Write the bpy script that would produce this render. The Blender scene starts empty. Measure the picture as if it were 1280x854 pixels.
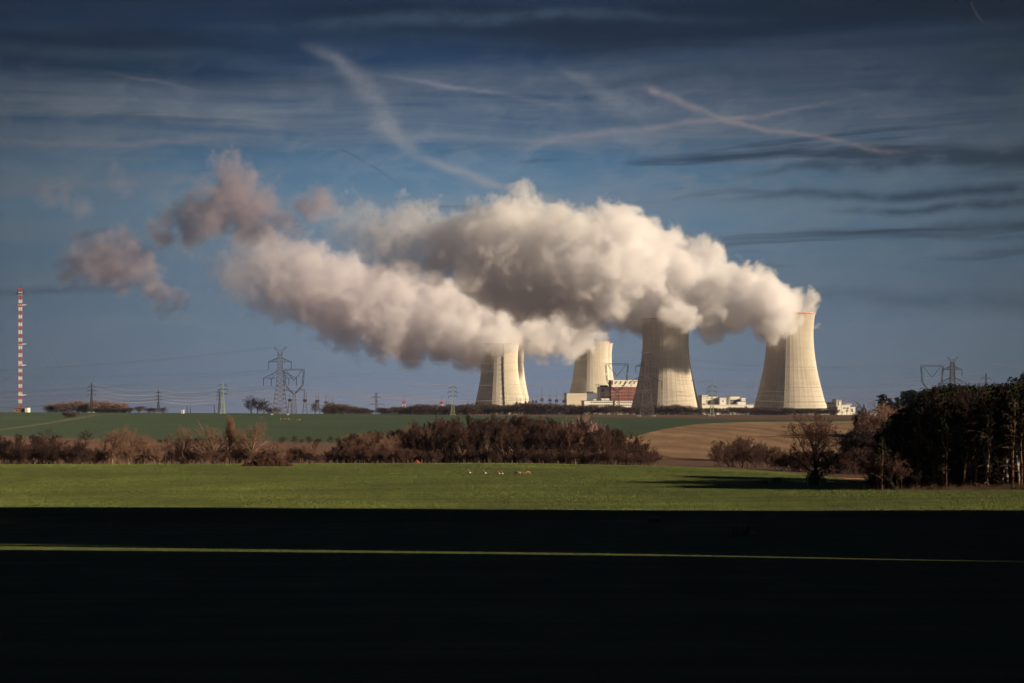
import bpy, bmesh, math, random, time
import numpy as np
from mathutils import Vector, Matrix, noise as mnoise
R = math.radians
F = 2420.0; CZ = 20.0; HY = 505.0
sc = bpy.context.scene
col = sc.collection
# ---------------------------------------------------------------- camera
cam = bpy.data.objects.new('camera', bpy.data.cameras.new('camera'))
col.objects.link(cam); sc.camera = cam
cam.location = (0, 0, CZ); cam.rotation_euler = (R(90), 0, 0)
cam.data.sensor_width = 36; cam.data.lens = 36 * F / 1280
cam.data.shift_y = (HY - 427) / 1280
cam.data.clip_start = 0.5; cam.data.clip_end = 60000
# ---------------------------------------------------------------- light
SUN_AZ, SUN_EL = 72.5, 19.0          # azimuth measured from "towards the camera" round to the right
S = Vector((math.sin(R(SUN_AZ)) * math.cos(R(SUN_EL)), -math.cos(R(SUN_AZ)) * math.cos(R(SUN_EL)), math.sin(R(SUN_EL))))
sl = bpy.data.lights.new('sun', 'SUN'); sl.energy = 5.0; sl.angle = R(0.5); sl.color = (1.0, 0.81, 0.58)
sun = bpy.data.objects.new('sun', sl); col.objects.link(sun)
sun.rotation_euler = S.to_track_quat('Z', 'Y').to_euler()
sc.view_settings.view_transform = 'Standard'; sc.view_settings.look = 'None'
sc.view_settings.exposure = 0.6; sc.view_settings.gamma = 1
# ---------------------------------------------------------------- sky
w = bpy.data.worlds.new("World"); sc.world = w; w.use_nodes = True
wt = w.node_tree; wt.nodes.clear()
def N(nt, t, **kw):
    n = nt.nodes.new(t)
    for k, v in kw.items(): setattr(n, k, v)
    return n
def mth(nt, op, a, b=None, c=None, clamp=False):
    n = nt.nodes.new('ShaderNodeMath'); n.operation = op; n.use_clamp = clamp
    for i, v in enumerate((a, b, c)):
        if v is None: continue
        if isinstance(v, (int, float)): n.inputs[i].default_value = v
        else: nt.links.new(v, n.inputs[i])
    return n.outputs[0]
def mixc(nt, fac, a, b, mode='MIX'):
    n = nt.nodes.new('ShaderNodeMix'); n.data_type = 'RGBA'; n.blend_type = mode; n.clamp_factor = True
    for i, v in ((0, fac), (6, a), (7, b)):
        if isinstance(v, (int, float)): n.inputs[i].default_value = v
        elif isinstance(v, tuple): n.inputs[i].default_value = (*v[:3], 1)
        else: nt.links.new(v, n.inputs[i])
    return n.outputs[2]
def ramp(nt, fac, pts, interp='LINEAR'):
    n = nt.nodes.new('ShaderNodeValToRGB'); n.color_ramp.interpolation = interp
    e = n.color_ramp.elements
    while len(e) > 1: e.remove(e[-1])
    for i, (p, c) in enumerate(pts):
        el = e[0] if i == 0 else e.new(p)
        el.position = p
        el.color = (*c, 1) if isinstance(c, tuple) else (c, c, c, 1)
    if not isinstance(fac, (int, float)): nt.links.new(fac, n.inputs[0])
    return n.outputs[0]
def comb(nt, x, y, z=0.0):
    n = nt.nodes.new('ShaderNodeCombineXYZ')
    for i, v in enumerate((x, y, z)):
        if isinstance(v, (int, float)): n.inputs[i].default_value = v
        else: nt.links.new(v, n.inputs[i])
    return n.outputs[0]
def noise(nt, vec, scale=1.0, detail=4, rough=.55, dist=0.0, out=0):
    n = nt.nodes.new('ShaderNodeTexNoise'); nt.links.new(vec, n.inputs['Vector'])
    n.inputs['Scale'].default_value = scale; n.inputs['Detail'].default_value = detail
    n.inputs['Roughness'].default_value = rough; n.inputs['Distortion'].default_value = dist
    return n.outputs[out]
def build_sky():
    nt = wt
    d = N(nt, 'ShaderNodeTexCoord').outputs['Generated']
    sx = N(nt, 'ShaderNodeSeparateXYZ'); nt.links.new(d, sx.inputs[0])
    az = mth(nt, 'ARCTAN2', sx.outputs[0], sx.outputs[1])       # 0 = north (the view), + = east
    hl = mth(nt, 'SQRT', mth(nt, 'ADD', mth(nt, 'MULTIPLY', sx.outputs[0], sx.outputs[0]), mth(nt, 'MULTIPLY', sx.outputs[1], sx.outputs[1])))
    el = mth(nt, 'ARCTAN2', sx.outputs[2], hl)
    # a slow sway so that no band is ruler straight
    sway = mth(nt, 'MULTIPLY', mth(nt, 'SUBTRACT', noise(nt, comb(nt, mth(nt, 'MULTIPLY', az, 5), mth(nt, 'MULTIPLY', el, 8)), 1, 3), .5), .016)
    e2 = mth(nt, 'ADD', el, sway)
    base = ramp(nt, mth(nt, 'DIVIDE', e2, .5, None, True), [
        (0.0, (.140, .150, .205)), (.03, (.108, .142, .212)), (.12, (.074, .130, .205)), (.20, (.082, .152, .226)),
        (.245, (.052, .112, .185)), (.28, (.018, .054, .110)), (.33, (.0035, .020, .058)), (.40, (.0005, .0065, .032)), (.6, (.010, .022, .046)), (1.0, (.012, .024, .048))])
    sky = N(nt, 'ShaderNodeTexSky', sky_type='NISHITA'); sky.sun_disc = False
    sky.sun_elevation = R(SUN_EL); sky.sun_rotation = R(180 - SUN_AZ)
    hs = mixc(nt, 1.0, sky.outputs[0], (.0035, .0045, .006), 'MULTIPLY')
    base = mixc(nt, 1.0, base, hs, 'ADD')
    # thin pale cirrus sheets
    v1 = comb(nt, mth(nt, 'MULTIPLY', az, 2.6), mth(nt, 'MULTIPLY', e2, 46))
    c1 = noise(nt, v1, 1.0, 7, .62, .25)
    lo = ramp(nt, mth(nt, 'DIVIDE', el, .25, None, True), [(0, .25), (.25, .6), (.52, 1.), (.62, .75), (.70, .22), (.8, .04), (.9, .0)])
    f1 = mth(nt, 'MULTIPLY', ramp(nt, c1, [(.40, 0.0), (.64, 1.0)]), lo)
    base = mixc(nt, mth(nt, 'MULTIPLY', f1, .66), base, (.165, .182, .212))
    # fibres across the sheets
    v3 = comb(nt, mth(nt, 'ADD', mth(nt, 'MULTIPLY', az, 26), mth(nt, 'MULTIPLY', el, 30)), mth(nt, 'SUBTRACT', mth(nt, 'MULTIPLY', el, 60), mth(nt, 'MULTIPLY', az, 20)))
    f3 = mth(nt, 'MULTIPLY', mth(nt, 'MULTIPLY', ramp(nt, noise(nt, v3, 1, 6, .65, .6), [(.45, 0.), (.75, 1.)]), lo), .34)
    base = mixc(nt, f3, base, (.24, .25, .27))
    # dark slate stratus streaks, thicker towards the east and overhead
    v2 = comb(nt, mth(nt, 'MULTIPLY', az, 4.2), mth(nt, 'MULTIPLY', mth(nt, 'SUBTRACT', e2, mth(nt, 'MULTIPLY', az, .03)), 64), 3.1)
    c2 = noise(nt, v2, 1.0, 6, .55, .3)
    east = ramp(nt, mth(nt, 'MULTIPLY_ADD', az, 1.5, .5, True), [(0, .10), (.5, .25), (.60, .7), (.72, 1.), (1, 1.)])
    band = ramp(nt, mth(nt, 'DIVIDE', el, .25, None, True), [(0, .05), (.2, .25), (.32, .55), (.5, 1.), (.60, .7), (.64, .3), (.70, .9), (1, 1.)])
    thr = mth(nt, 'SUBTRACT', .70, mth(nt, 'MULTIPLY', mth(nt, 'MULTIPLY', east, band), .22))
    f2 = mth(nt, 'MULTIPLY', mth(nt, 'SUBTRACT', c2, thr), 9, None, True)
    base = mixc(nt, mth(nt, 'MULTIPLY', f2, .85), base, (.018, .034, .066))
    # high bank of dark cloud overhead
    v4 = comb(nt, mth(nt, 'MULTIPLY', az, 3.0), mth(nt, 'MULTIPLY', e2, 30), 8.3)
    f4 = mth(nt, 'MULTIPLY', ramp(nt, noise(nt, v4, 1, 5, .5, .2), [(.44, 0.), (.60, 1.)]), ramp(nt, mth(nt, 'DIVIDE', el, .25, None, True), [(.60, 0.), (.72, 1.)]))
    base = mixc(nt, mth(nt, 'MULTIPLY', f4, .7), base, (.003, .008, .021))
    # old contrails: polylines in azimuth / elevation with ragged edges
    rag = noise(nt, comb(nt, mth(nt, 'MULTIPLY', az, 60), mth(nt, 'MULTIPLY', el, 90), 1.7), 1, 5, .65)
    wob = mth(nt, 'MULTIPLY', mth(nt, 'SUBTRACT', noise(nt, comb(nt, mth(nt, 'MULTIPLY', az, 22), mth(nt, 'MULTIPLY', el, 22), 5.), 1, 3), .5), .010)
    ew = mth(nt, 'ADD', el, wob)
    def P(px, py): return math.atan((px - 640) / F), math.atan((HY - py) / math.hypot(F, px - 640))
    def trail(pts, ragk=1.0):
        """pts: px, py, half width px, strength; the strength fades along the trail"""
        fac = None
        for (x0, y0, wa, aa), (x1, y1, wb, ab) in zip(pts, pts[1:]):
            (ax, ay), (bx, by) = P(x0, y0), P(x1, y1); dx, dy = bx - ax, by - ay; L2 = dx * dx + dy * dy
            qx = mth(nt, 'SUBTRACT', az, ax); qy = mth(nt, 'SUBTRACT', ew, ay)
            tc = mth(nt, 'MULTIPLY_ADD', qx, dx / L2, mth(nt, 'MULTIPLY', qy, dy / L2), True)
            rx = mth(nt, 'SUBTRACT', qx, mth(nt, 'MULTIPLY', tc, dx)); ry = mth(nt, 'SUBTRACT', qy, mth(nt, 'MULTIPLY', tc, dy))
            d2 = mth(nt, 'MULTIPLY_ADD', rx, rx, mth(nt, 'MULTIPLY', ry, ry))
            wd = mth(nt, 'MULTIPLY_ADD', tc, (wb - wa) / F, wa / F)
            g = mth(nt, 'EXPONENT', mth(nt, 'MULTIPLY', mth(nt, 'DIVIDE', d2, mth(nt, 'MULTIPLY', wd, wd)), -2.2))
            f = mth(nt, 'MULTIPLY', g, mth(nt, 'MULTIPLY_ADD', tc, ab - aa, aa))
            fac = f if fac is None else mth(nt, 'MAXIMUM', fac, f)
        return mth(nt, 'MULTIPLY', fac, mth(nt, 'MULTIPLY_ADD', rag, 3.0 * ragk, 1 - 1.65 * ragk, True))
    groups = [((.235, .205, .215), [[(800, 106, 9, .0), (815, 113, 8, .75), (860, 134, 7, .6), (905, 149, 6, .8), (1000, 170, 5, .6), (1110, 187, 5, .55), (1150, 191, 3, 0)],
                              [(905, 149, 6, .7), (985, 138, 4, .45), (1030, 129, 4, .35), (1075, 124, 3, 0)], [(600, 190, 9, 0), (700, 174, 8, .45), (800, 160, 6, .40), (905, 149, 5, .5)],
                              [(-60, 178, 7, .3), (170, 178, 6, .45), (340, 166, 5, 0)], [(-60, 238, 9, .3), (200, 225, 8, .25), (420, 208, 6, 0)], [(1214, 0, 2, .3), (1222, 16, 2, .35), (1230, 28, 2, 0)]]),
              ((.25, .245, .25), [[(370, 55, 10, 0), (420, 72, 12, .35), (462, 112, 20, .42), (478, 150, 22, .5), (520, 195, 12, .45), (560, 215, 8, .55), (640, 240, 8, .65), (700, 256, 8, .5), (760, 272, 6, 0)],
                              [(450, 90, 4, 0), (560, 106, 5, .35), (720, 136, 5, .1)], [(690, 80, 6, 0), (730, 98, 10, .3), (790, 140, 30, .22), (850, 190, 40, 0)], [(120, 88, 4, 0), (200, 104, 3, .25), (260, 118, 3, 0)]]),
              ((.040, .068, .105), [[(500, 199, 3, 0), (580, 190, 3, .6), (670, 178, 4, 0)], [(420, 185, 2, 0), (430, 190, 1.8, .8), (470, 213, 1.8, .55), (525, 250, 3, .0)]])]
    groups.append(((.030, .052, .086), [[(890, 226, 4, 0), (1000, 212, 8, .7), (1100, 203, 13, 1.), (1190, 196, 17, 1.3), (1400, 194, 19, 1.4)],
        [(880, 251, 4, 0), (1000, 245, 8, .8), (1120, 243, 10, 1.), (1300, 236, 14, 1.1)], [(1020, 266, 4, 0), (1110, 264, 8, .9), (1200, 258, 10, 1.), (1400, 250, 12, 1.)],
        [(1080, 288, 5, 0), (1180, 284, 9, .7), (1320, 282, 12, .9)], [(1060, 300, 2, 0), (1150, 296, 5, .5), (1240, 297, 5, .5), (1400, 300, 5, .5)], [(830, 302, 3, 0), (860, 300, 4, .8), (905, 300, 3, 0)],
        [(900, 332, 3, 0), (950, 331, 4, .6), (1000, 329, 3, 0)], [(1190, 317, 3, 0), (1240, 316, 6, .7), (1400, 312, 6, .7)], [(560, 269, 3, 0), (640, 263, 4, .6), (780, 268, 3, 0)], [(630, 203, 3, 0), (670, 201, 4, .6), (715, 204, 3, 0)],
        [(700, 112, 4, 0), (800, 100, 10, .8), (900, 88, 20, 1.), (1010, 90, 14, .7), (1050, 92, 6, 0)], [(1080, 80, 12, 0), (1180, 78, 20, .8), (1400, 76, 24, 1.)], [(1040, 112, 4, 0), (1100, 108, 7, .7), (1240, 112, 8, .6)],
        [(-80, 365, 8, .6), (100, 363, 6, .5), (240, 352, 5, 0)], [(960, 365, 12, 0), (1060, 372, 16, .5), (1400, 380, 22, .6)], [(-60, 62, 16, .8), (120, 68, 12, .9), (300, 70, 7, .3), (370, 72, 6, 0)],
        [(200, 40, 10, 0), (420, 28, 14, .7), (700, 16, 12, .8), (1000, 26, 6, 0)]]))
    for c_, trails in groups:
        fac = None
        for tr in trails:
            f = trail(tr); fac = f if fac is None else mth(nt, 'MAXIMUM', fac, f)
        base = mixc(nt, mth(nt, 'MULTIPLY', fac, .92), base, c_)
    # the sky is brightest to the north and deepens towards east and west
    vg = ramp(nt, mth(nt, 'MULTIPLY_ADD', az, 1.5, .5, True), [(0, .30), (.12, .46), (.3, .86), (.46, 1.02), (.62, .86), (.82, .48), (.92, .32), (1, .26)], 'B_SPLINE')
    base = mixc(nt, 1.0, base, vg, 'MULTIPLY')
    bg = N(nt, 'ShaderNodeBackground'); nt.links.new(base, bg.inputs[0]); bg.inputs[1].default_value = .87
    o = N(nt, 'ShaderNodeOutputWorld'); nt.links.new(bg.outputs[0], o.inputs[0])
build_sky()
w.cycles.sampling_method = 'MANUAL'; w.cycles.sample_map_resolution = 256
# ================================================================ the lie of the land
def at(px, py, D): return Vector(((px - 640) * D / F, D, CZ + (HY - py) * D / F))
COLS = [-700, 0, 400, 640, 900, 1050, 1280, 2100]
ROWS = [   # distance, then the height of the ground as pixel rows for the columns above
 (12,   854, 854, 854, 854, 854, 854, 854, 854),
 (30,   820, 820, 820, 820, 820, 820, 820, 820),
 (60,   772, 772, 772, 772, 772, 772, 772, 772),
 (120,  722, 722, 722, 722, 722, 722, 722, 722),
 (170,  698, 698, 698, 698, 698, 699, 700, 700),
 (200,  684, 684, 684, 684, 684, 685, 686, 686),
 (250,  664, 664, 664, 664, 663, 662, 661, 661),
 (305,  649, 649, 647, 645, 643, 642, 640, 640),
 (355,  636, 635, 633, 630, 628, 626, 624, 624),
 (400,  622, 620, 617, 615, 613, 611, 610, 610),
 (450,  604, 603, 600, 599, 601, 602, 604, 604),
 (500,  588, 588, 586, 585, 589, 597, 601, 601),
 (530,  580, 580, 579, 578, 584, 594, 600, 600),
 (560,  580, 580, 580, 579, 583, 592, 598, 598),
 (620,  581, 581, 581, 581, 582, 588, 594, 594),
 (700,  577, 577, 577, 576, 575, 577, 584, 584),
 (800,  563, 563, 563, 563, 558, 560, 570, 570),
 (900,  551, 551, 551, 549, 541, 543, 550, 550),
 (1000, 541, 541, 541, 540, 531, 532, 537, 537),
 (1100, 531, 531, 533, 533, 526.5, 526, 528, 528),
 (1200, 522, 523, 525, 527, 524, 524, 522, 522),
 (1300, 516, 517, 520, 523, 522, 522.5, 518, 518),
 (1400, 514, 515, 517, 521, 521.5, 522, 516, 516),
 (1500, 515, 515.5, 517.5, 519.5, 520.5, 521, 517, 517),
 (1700, 516.5, 516.5, 517.5, 518, 518.4, 519, 518, 518),
 (2000, 518, 518, 518.5, 518.5, 518.6, 519, 519, 519),
 (2400, 519, 519, 519, 518.6, 518.6, 518.8, 519, 519),
 (3300, 519, 519, 519, 518.6, 518.6, 518.8, 519, 519),
 (6000, 519, 519, 519, 519, 519, 519, 519, 519),
 (40000, 519, 519, 519, 519, 519, 519, 519, 519)]
_l = np.array([math.log(r[0]) for r in ROWS]); _z = np.array([[(HY - y) * r[0] / F for y in r[1:]] for r in ROWS])
_fl = np.linspace(_l[0], _l[-1], 900); _fc = np.linspace(COLS[0], COLS[-1], 280)
_t = np.stack([np.interp(_fl, _l, _z[:, j]) for j in range(len(COLS))], 1)
_t = np.stack([np.interp(_fc, COLS, _t[i]) for i in range(len(_fl))], 0)
def _smooth(a, k, axis):
    g = np.exp(-.5 * (np.arange(-3 * k, 3 * k + 1) / k) ** 2); g /= g.sum()
    pad = [(0, 0), (0, 0)]; pad[axis] = (3 * k, 3 * k)
    return np.apply_along_axis(lambda v: np.convolve(v, g, 'valid'), axis, np.pad(a, pad, mode='edge'))
_t = _smooth(_smooth(_t, 3, 0), 6, 1)
def sstep(a, b, x):
    t = np.clip((x - a) / (b - a), 0, 1); return t * t * (3 - 2 * t)
def ground(x, y):
    x = np.asarray(x, float); y = np.asarray(y, float)
    yy = np.maximum(y, 12.0)
    u = np.clip(640 + x * F / np.maximum(yy, 60), COLS[0], COLS[-1]); l = np.log(yy)
    fi = np.clip((l - _fl[0]) / (_fl[1] - _fl[0]), 0, len(_fl) - 1.001); fj = np.clip((u - _fc[0]) / (_fc[1] - _fc[0]), 0, len(_fc) - 1.001)
    i = fi.astype(int); j = fj.astype(int); a = fi - i; b = fj - j
    z = (_t[i, j] * (1 - a) + _t[i + 1, j] * a) * (1 - b) + (_t[i, j + 1] * (1 - a) + _t[i + 1, j + 1] * a) * b
    # unseen eastern ridge added to shade the near field, crest at XC, with a saddle
    XC = 124.0
    slope = sstep(0, 1, (x - np.maximum(.27 * y + 8, 55)) / np.maximum(XC - np.maximum(.27 * y + 6, 50), 10)) * (1 - .5 * sstep(190, 420, x))
    yc = y + (x - XC) / math.tan(R(SUN_AZ))          # runs along the sun's bearing
    end = 1 - sstep(277, 299, yc + 2.5 * np.sin(x * .21) + 1.5 * np.sin(x * .57 + y * .1))
    notch = 1 - .80 * np.exp(-np.abs((yc - 143.8) / 8.0) ** 1.6)  # gaps shaped to let strips of sun onto the near field
    for y_, dp, wd in ((154.5, .34, 2.2), (131, .30, 1.6), (231, .36, 1.5), (262, .30, 1.2)): notch = notch - dp * np.exp(-((yc - y_) / wd) ** 2)
    hump = 1 + .06 * np.sin(y * .045) + .03 * np.sin(y * .13 + 1)
    z = z + 95 * slope * end * notch * hump * sstep(-260, -60, y)
    # small undulations of the fields
    z = z + .22 * np.sin(x * .035 + .4 * np.sin(y * .02)) * np.sin(y * .028 + 1) * sstep(30, 150, y) * (1 - sstep(480, 520, y) * .5)
    return z + CZ
def gz(x, y): return float(ground(x, y))
def hit(px, py, d0, d1=6000):
    """point on the ground seen at a pixel, first crossing beyond d0"""
    D = np.geomspace(d0, d1, 4000); zz = ground((px - 640) * D / F, D); yy = HY - (zz - CZ) * F / D
    k = np.argmax(yy <= py); D = float(D[k]) if yy[k] <= py else float(D[np.argmin(np.abs(yy - py))])
    x = (px - 640) * D / F; return Vector((x, D, gz(x, D)))
def stand(px, D):
    x = (px - 640) * D / F; return Vector((x, D, gz(x, D)))
# ---- shader helpers for surfaces
def newmat(name):
    m = bpy.data.materials.new(name); m.use_nodes = True; nt = m.node_tree
    b = nt.nodes['Principled BSDF']; b.inputs['Roughness'].default_value = .9
    b.inputs['Specular IOR Level'].default_value = .2
    return m, nt, b
def wpos(nt): return N(nt, 'ShaderNodeNewGeometry').outputs['Position']
def scaled(nt, vec, s):
    n = N(nt, 'ShaderNodeVectorMath', operation='MULTIPLY'); nt.links.new(vec, n.inputs[0]); n.inputs[1].default_value = s; return n.outputs[0]
def bump(nt, b, h, strength, dist):
    n = N(nt, 'ShaderNodeBump'); n.inputs['Strength'].default_value = strength; n.inputs['Distance'].default_value = dist
    nt.links.new(h, n.inputs['Height']); nt.links.new(n.outputs[0], b.inputs['Normal'])
def attr(nt, name):
    n = N(nt, 'ShaderNodeAttribute'); n.attribute_name = name; return n.outputs['Fac']
# ---- the ground sheet: rows by distance, columns fanning out
ys = np.concatenate([np.arange(-300, 12, 12.), np.arange(12, 100, 4.), np.arange(100, 300, 2.), np.arange(300, 620, 3.), np.geomspace(620, 2000, 170), np.geomspace(2040, 9400, 50)])
ts = np.sinh(np.linspace(-2.4, 2.4, 420)) / math.sinh(2.4)
GX = np.array([ts * (520 + .8 * max(y, 0)) for y in ys]); GY = np.repeat(ys[:, None], len(ts), 1)
GZ = ground(GX, GY)
nr, nc = GX.shape
def sd_poly(pts, x, y):
    """signed distance (m) to a polygon of world (x, y); positive inside"""
    best = np.full(x.shape, 1e9); inside = np.zeros(x.shape, bool)
    n = len(pts)
    for i in range(n):
        ax, ay = pts[i]; bx, by = pts[(i + 1) % n]
        dx, dy = bx - ax, by - ay
        t = np.clip(((x - ax) * dx + (y - ay) * dy) / (dx * dx + dy * dy + 1e-9), 0, 1)
        best = np.minimum(best, np.hypot(x - ax - t * dx, y - ay - t * dy))
        c = ((ay > y) != (by > y)) & (x < (bx - ax) * (y - ay) / (by - ay + 1e-12) + ax)
        inside ^= c
    return np.where(inside, best, -best)
def d_line(pts, x, y):
    best = np.full(x.shape, 1e9)
    for (ax, ay), (bx, by) in zip(pts, pts[1:]):
        dx, dy = bx - ax, by - ay
        t = np.clip(((x - ax) * dx + (y - ay) * dy) / (dx * dx + dy * dy + 1e-9), 0, 1)
        best = np.minimum(best, np.hypot(x - ax - t * dx, y - ay - t * dy))
    return best
def W(px, D): return ((px - 640) * D / F, D)
def Hh(px, py, d0=620): v = hit(px, py, d0); return (v.x, v.y)
near_edge = [W(-900, 548), W(0, 548), W(400, 548), W(640, 548), W(820, 545), W(900, 535), W(1000, 520), W(1060, 470), W(1130, 420), W(1500, 405), W(2300, 400)]
near_poly = [(-3000, -400), (-3000, 548)] + near_edge + [(3000, 400), (3000, -400)]
hill_low = [Hh(-900, 548), Hh(0, 545), Hh(110, 548.5), Hh(200, 550), Hh(330, 552), Hh(440, 554), Hh(560, 556), Hh(700, 556), Hh(775, 549.5), Hh(800, 544), Hh(830, 536.5), Hh(870, 530.5), Hh(920, 527.8), Hh(1000, 527), Hh(1060, 526.5), Hh(1300, 527), Hh(2000, 527)]
hill_top = [Hh(2000, 523.5, 900), W(1050, 1170), W(940, 1180), W(800, 1330), W(640, 1420), W(560, 1500), W(470, 1600), W(200, 1640), W(-900, 1640)]
hill_poly = hill_low + hill_top
tan_poly = [Hh(775, 549.5), Hh(800, 544), Hh(830, 536.5), Hh(870, 530.5), Hh(920, 527.8), Hh(1000, 527), Hh(1060, 526.5), Hh(2000, 526), W(2000, 690), W(1300, 690), W(900, 700), W(840, 720), W(790, 790)]
path_line = [Hh(-300, 553), Hh(0, 537.5), Hh(40, 532), Hh(75, 526.5), Hh(103, 522), Hh(118, 519), Hh(165, 517.5)]
reed_poly = [W(1036, 492), W(1060, 500), W(1110, 500), W(1110, 482), W(1060, 478)]
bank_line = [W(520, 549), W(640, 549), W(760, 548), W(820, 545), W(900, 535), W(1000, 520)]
X_, Y_ = GX, GY
fields = {'near': sd_poly(near_poly, X_, Y_), 'hill': sd_poly(hill_poly, X_, Y_), 'tan': sd_poly(tan_poly, X_, Y_),
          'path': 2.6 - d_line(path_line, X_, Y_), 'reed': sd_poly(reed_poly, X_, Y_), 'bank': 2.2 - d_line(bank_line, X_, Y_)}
me = bpy.data.meshes.new('ground')
idx = np.arange(nr * nc).reshape(nr, nc)
q = np.stack([idx[:-1, :-1], idx[:-1, 1:], idx[1:, 1:], idx[1:, :-1]], -1).reshape(-1, 4)
def fast_mesh(me, co, faces, n):
    me.vertices.add(len(co)); me.vertices.foreach_set('co', np.asarray(co, np.float32).ravel())
    me.loops.add(faces.size); me.loops.foreach_set('vertex_index', faces.astype(np.int32).ravel())
    me.polygons.add(len(faces)); me.polygons.foreach_set('loop_start', np.arange(0, faces.size, n, dtype=np.int32))
    me.update(calc_edges=True); me.validate()
fast_mesh(me, np.stack([GX, GY, GZ], -1).reshape(-1, 3), q, 4)
me.polygons.foreach_set('use_smooth', np.ones(len(me.polygons), bool))
for k, v in fields.items():
    a = me.attributes.new('f_' + k, 'FLOAT', 'POINT'); a.data.foreach_set('value', np.clip(v, -400, 400).astype(np.float32).ravel())
gm, nt, b = newmat('farmland')
pos = wpos(nt)
big = noise(nt, scaled(nt, pos, (.012, .03, .03)), 1, 4); mid = noise(nt, scaled(nt, pos, (.15, .05, .1)), 1, 5, .6); fine = noise(nt, pos, 1.6, 5, .7)
rowsn = noise(nt, scaled(nt, pos, (.006, .22, .22)), 1, 4, .6)
vfine = noise(nt, pos, 9, 4, .7)
def mask(name, wobble=1.5, soft=.7):
    v = mth(nt, 'ADD', attr(nt, 'f_' + name), mth(nt, 'MULTIPLY', mth(nt, 'SUBTRACT', noise(nt, pos, .35, 4, .6), .5), wobble * 2))
    return mth(nt, 'MULTIPLY_ADD', v, 1 / soft, .5, True)
soil = mixc(nt, mid, (.085, .048, .034), (.16, .092, .062))
soil = mixc(nt, ramp(nt, rowsn, [(.4, 0.), (.65, .5)]), soil, (.055, .032, .026))
green = mixc(nt, ramp(nt, rowsn, [(.35, 0.), (.65, 1.)]), (.028, .050, .030), (.050, .072, .038))
green = mixc(nt, ramp(nt, big, [(.35, 0.), (.65, .6)]), green, (.032, .048, .034))
green = mixc(nt, ramp(nt, fine, [(.5, 0.), (.75, .35)]), green, (.07, .085, .045))
tanr = noise(nt, scaled(nt, pos, (.05, .012, .012)), 1, 5, .65)
tan = mixc(nt, ramp(nt, tanr, [(.35, 0.), (.65, 1.)]), (.19, .115, .066), (.32, .205, .118))
wv = N(nt, 'ShaderNodeTexWave', wave_type='BANDS', bands_direction='DIAGONAL'); nt.links.new(scaled(nt, pos, (1., .35, .0)), wv.inputs['Vector'])
wv.inputs['Scale'].default_value = .028; wv.inputs['Distortion'].default_value = 9; wv.inputs['Detail'].default_value = 3; wv.inputs['Detail Scale'].default_value = .7
tan = mixc(nt, mth(nt, 'MULTIPLY', wv.outputs['Fac'], .55), tan, (.13, .080, .05))
near = mixc(nt, ramp(nt, mid, [(.35, 0.), (.65, 1.)]), (.044, .068, .014), (.080, .098, .020))
near = mixc(nt, ramp(nt, rowsn, [(.42, 0.), (.60, .65)]), near, (.035, .040, .010))
near = mixc(nt, ramp(nt, vfine, [(.45, 0.), (.75, .6)]), near, (.07, .055, .03))
c = soil
c = mixc(nt, mask('hill'), c, green)
c = mixc(nt, mask('tan'), c, tan)
c = mixc(nt, mth(nt, 'MULTIPLY', mask('path', 1.2, 1.5), .38), c, (.20, .15, .085))
c = mixc(nt, mask('near', .8), c, near)
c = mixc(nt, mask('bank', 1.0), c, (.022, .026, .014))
c = mixc(nt, mask('reed', 1.0), c, (.42, .27, .16))
nt.links.new(c, b.inputs['Base Color']); b.inputs['Diffuse Roughness'].default_value = 1.0 if 'Diffuse Roughness' in b.inputs else 0
h = mth(nt, 'ADD', mth(nt, 'MULTIPLY', fine, .5), mth(nt, 'ADD', mth(nt, 'MULTIPLY', rowsn, 1.2), mth(nt, 'MULTIPLY', mid, 1.5)))
bump(nt, b, h, .9, .55)
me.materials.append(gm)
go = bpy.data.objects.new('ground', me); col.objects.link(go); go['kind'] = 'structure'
# ---------------------------------------------------------------- winter cereal: blades over the field
def blades(name, n, region, seed, hgt=(.12, .26), wid=(.06, .14), mat=None):
    r = np.random.default_rng(seed)
    x0, x1, y0, y1 = region
    x = r.uniform(x0, x1, n); y = r.uniform(y0, y1, n)
    keep = (np.abs(x) < .29 * y + 25) & (sd_poly(near_poly, x, y) > .4)
    x, y = x[keep], y[keep]; n = len(x); z = ground(x, y)
    k = 3
    X3 = np.repeat(x, k) + r.normal(0, .10, n * k); Y3 = np.repeat(y, k) + r.normal(0, .10, n * k); Z3 = np.repeat(z, k) - .03
    a = r.uniform(0, math.pi, n * k); hh = r.uniform(*hgt, n * k); ww = r.uniform(*wid, n * k)
    hh *= .75 + .5 * (np.sin(X3 * .11 + 2 * np.sin(Y3 * .05)) * .5 + .5)
    dx, dy = np.cos(a) * ww * .5, np.sin(a) * ww * .5; lx, ly = r.normal(0, .08, n * k), r.normal(0, .08, n * k)
    v = np.stack([np.stack([X3 - dx, Y3 - dy, Z3], -1), np.stack([X3 + dx, Y3 + dy, Z3], -1), np.stack([X3 + lx, Y3 + ly, Z3 + hh], -1)], 1).reshape(-1, 3)
    m_ = bpy.data.meshes.new(name); fast_mesh(m_, v, np.arange(len(v)).reshape(-1, 3), 3); m_.materials.append(mat)
    o = bpy.data.objects.new(name, m_); col.objects.link(o); o['kind'] = 'stuff'
    o['label'] = 'short green winter crop covering the sunlit near field'; o['category'] = 'crop'
    return o
cm, nt, b = newmat('crop_leaf')
pos = wpos(nt)
p1 = noise(nt, scaled(nt, pos, (.02, .05, .02)), 1, 4); p2 = noise(nt, scaled(nt, pos, (.006, .075, .05)), 1, 5, .62); p3 = noise(nt, pos, .9, 3, .7)
c = mixc(nt, ramp(nt, p2, [(.35, 0.), (.62, 1.)]), (.090, .142, .038), (.225, .265, .068))
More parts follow.
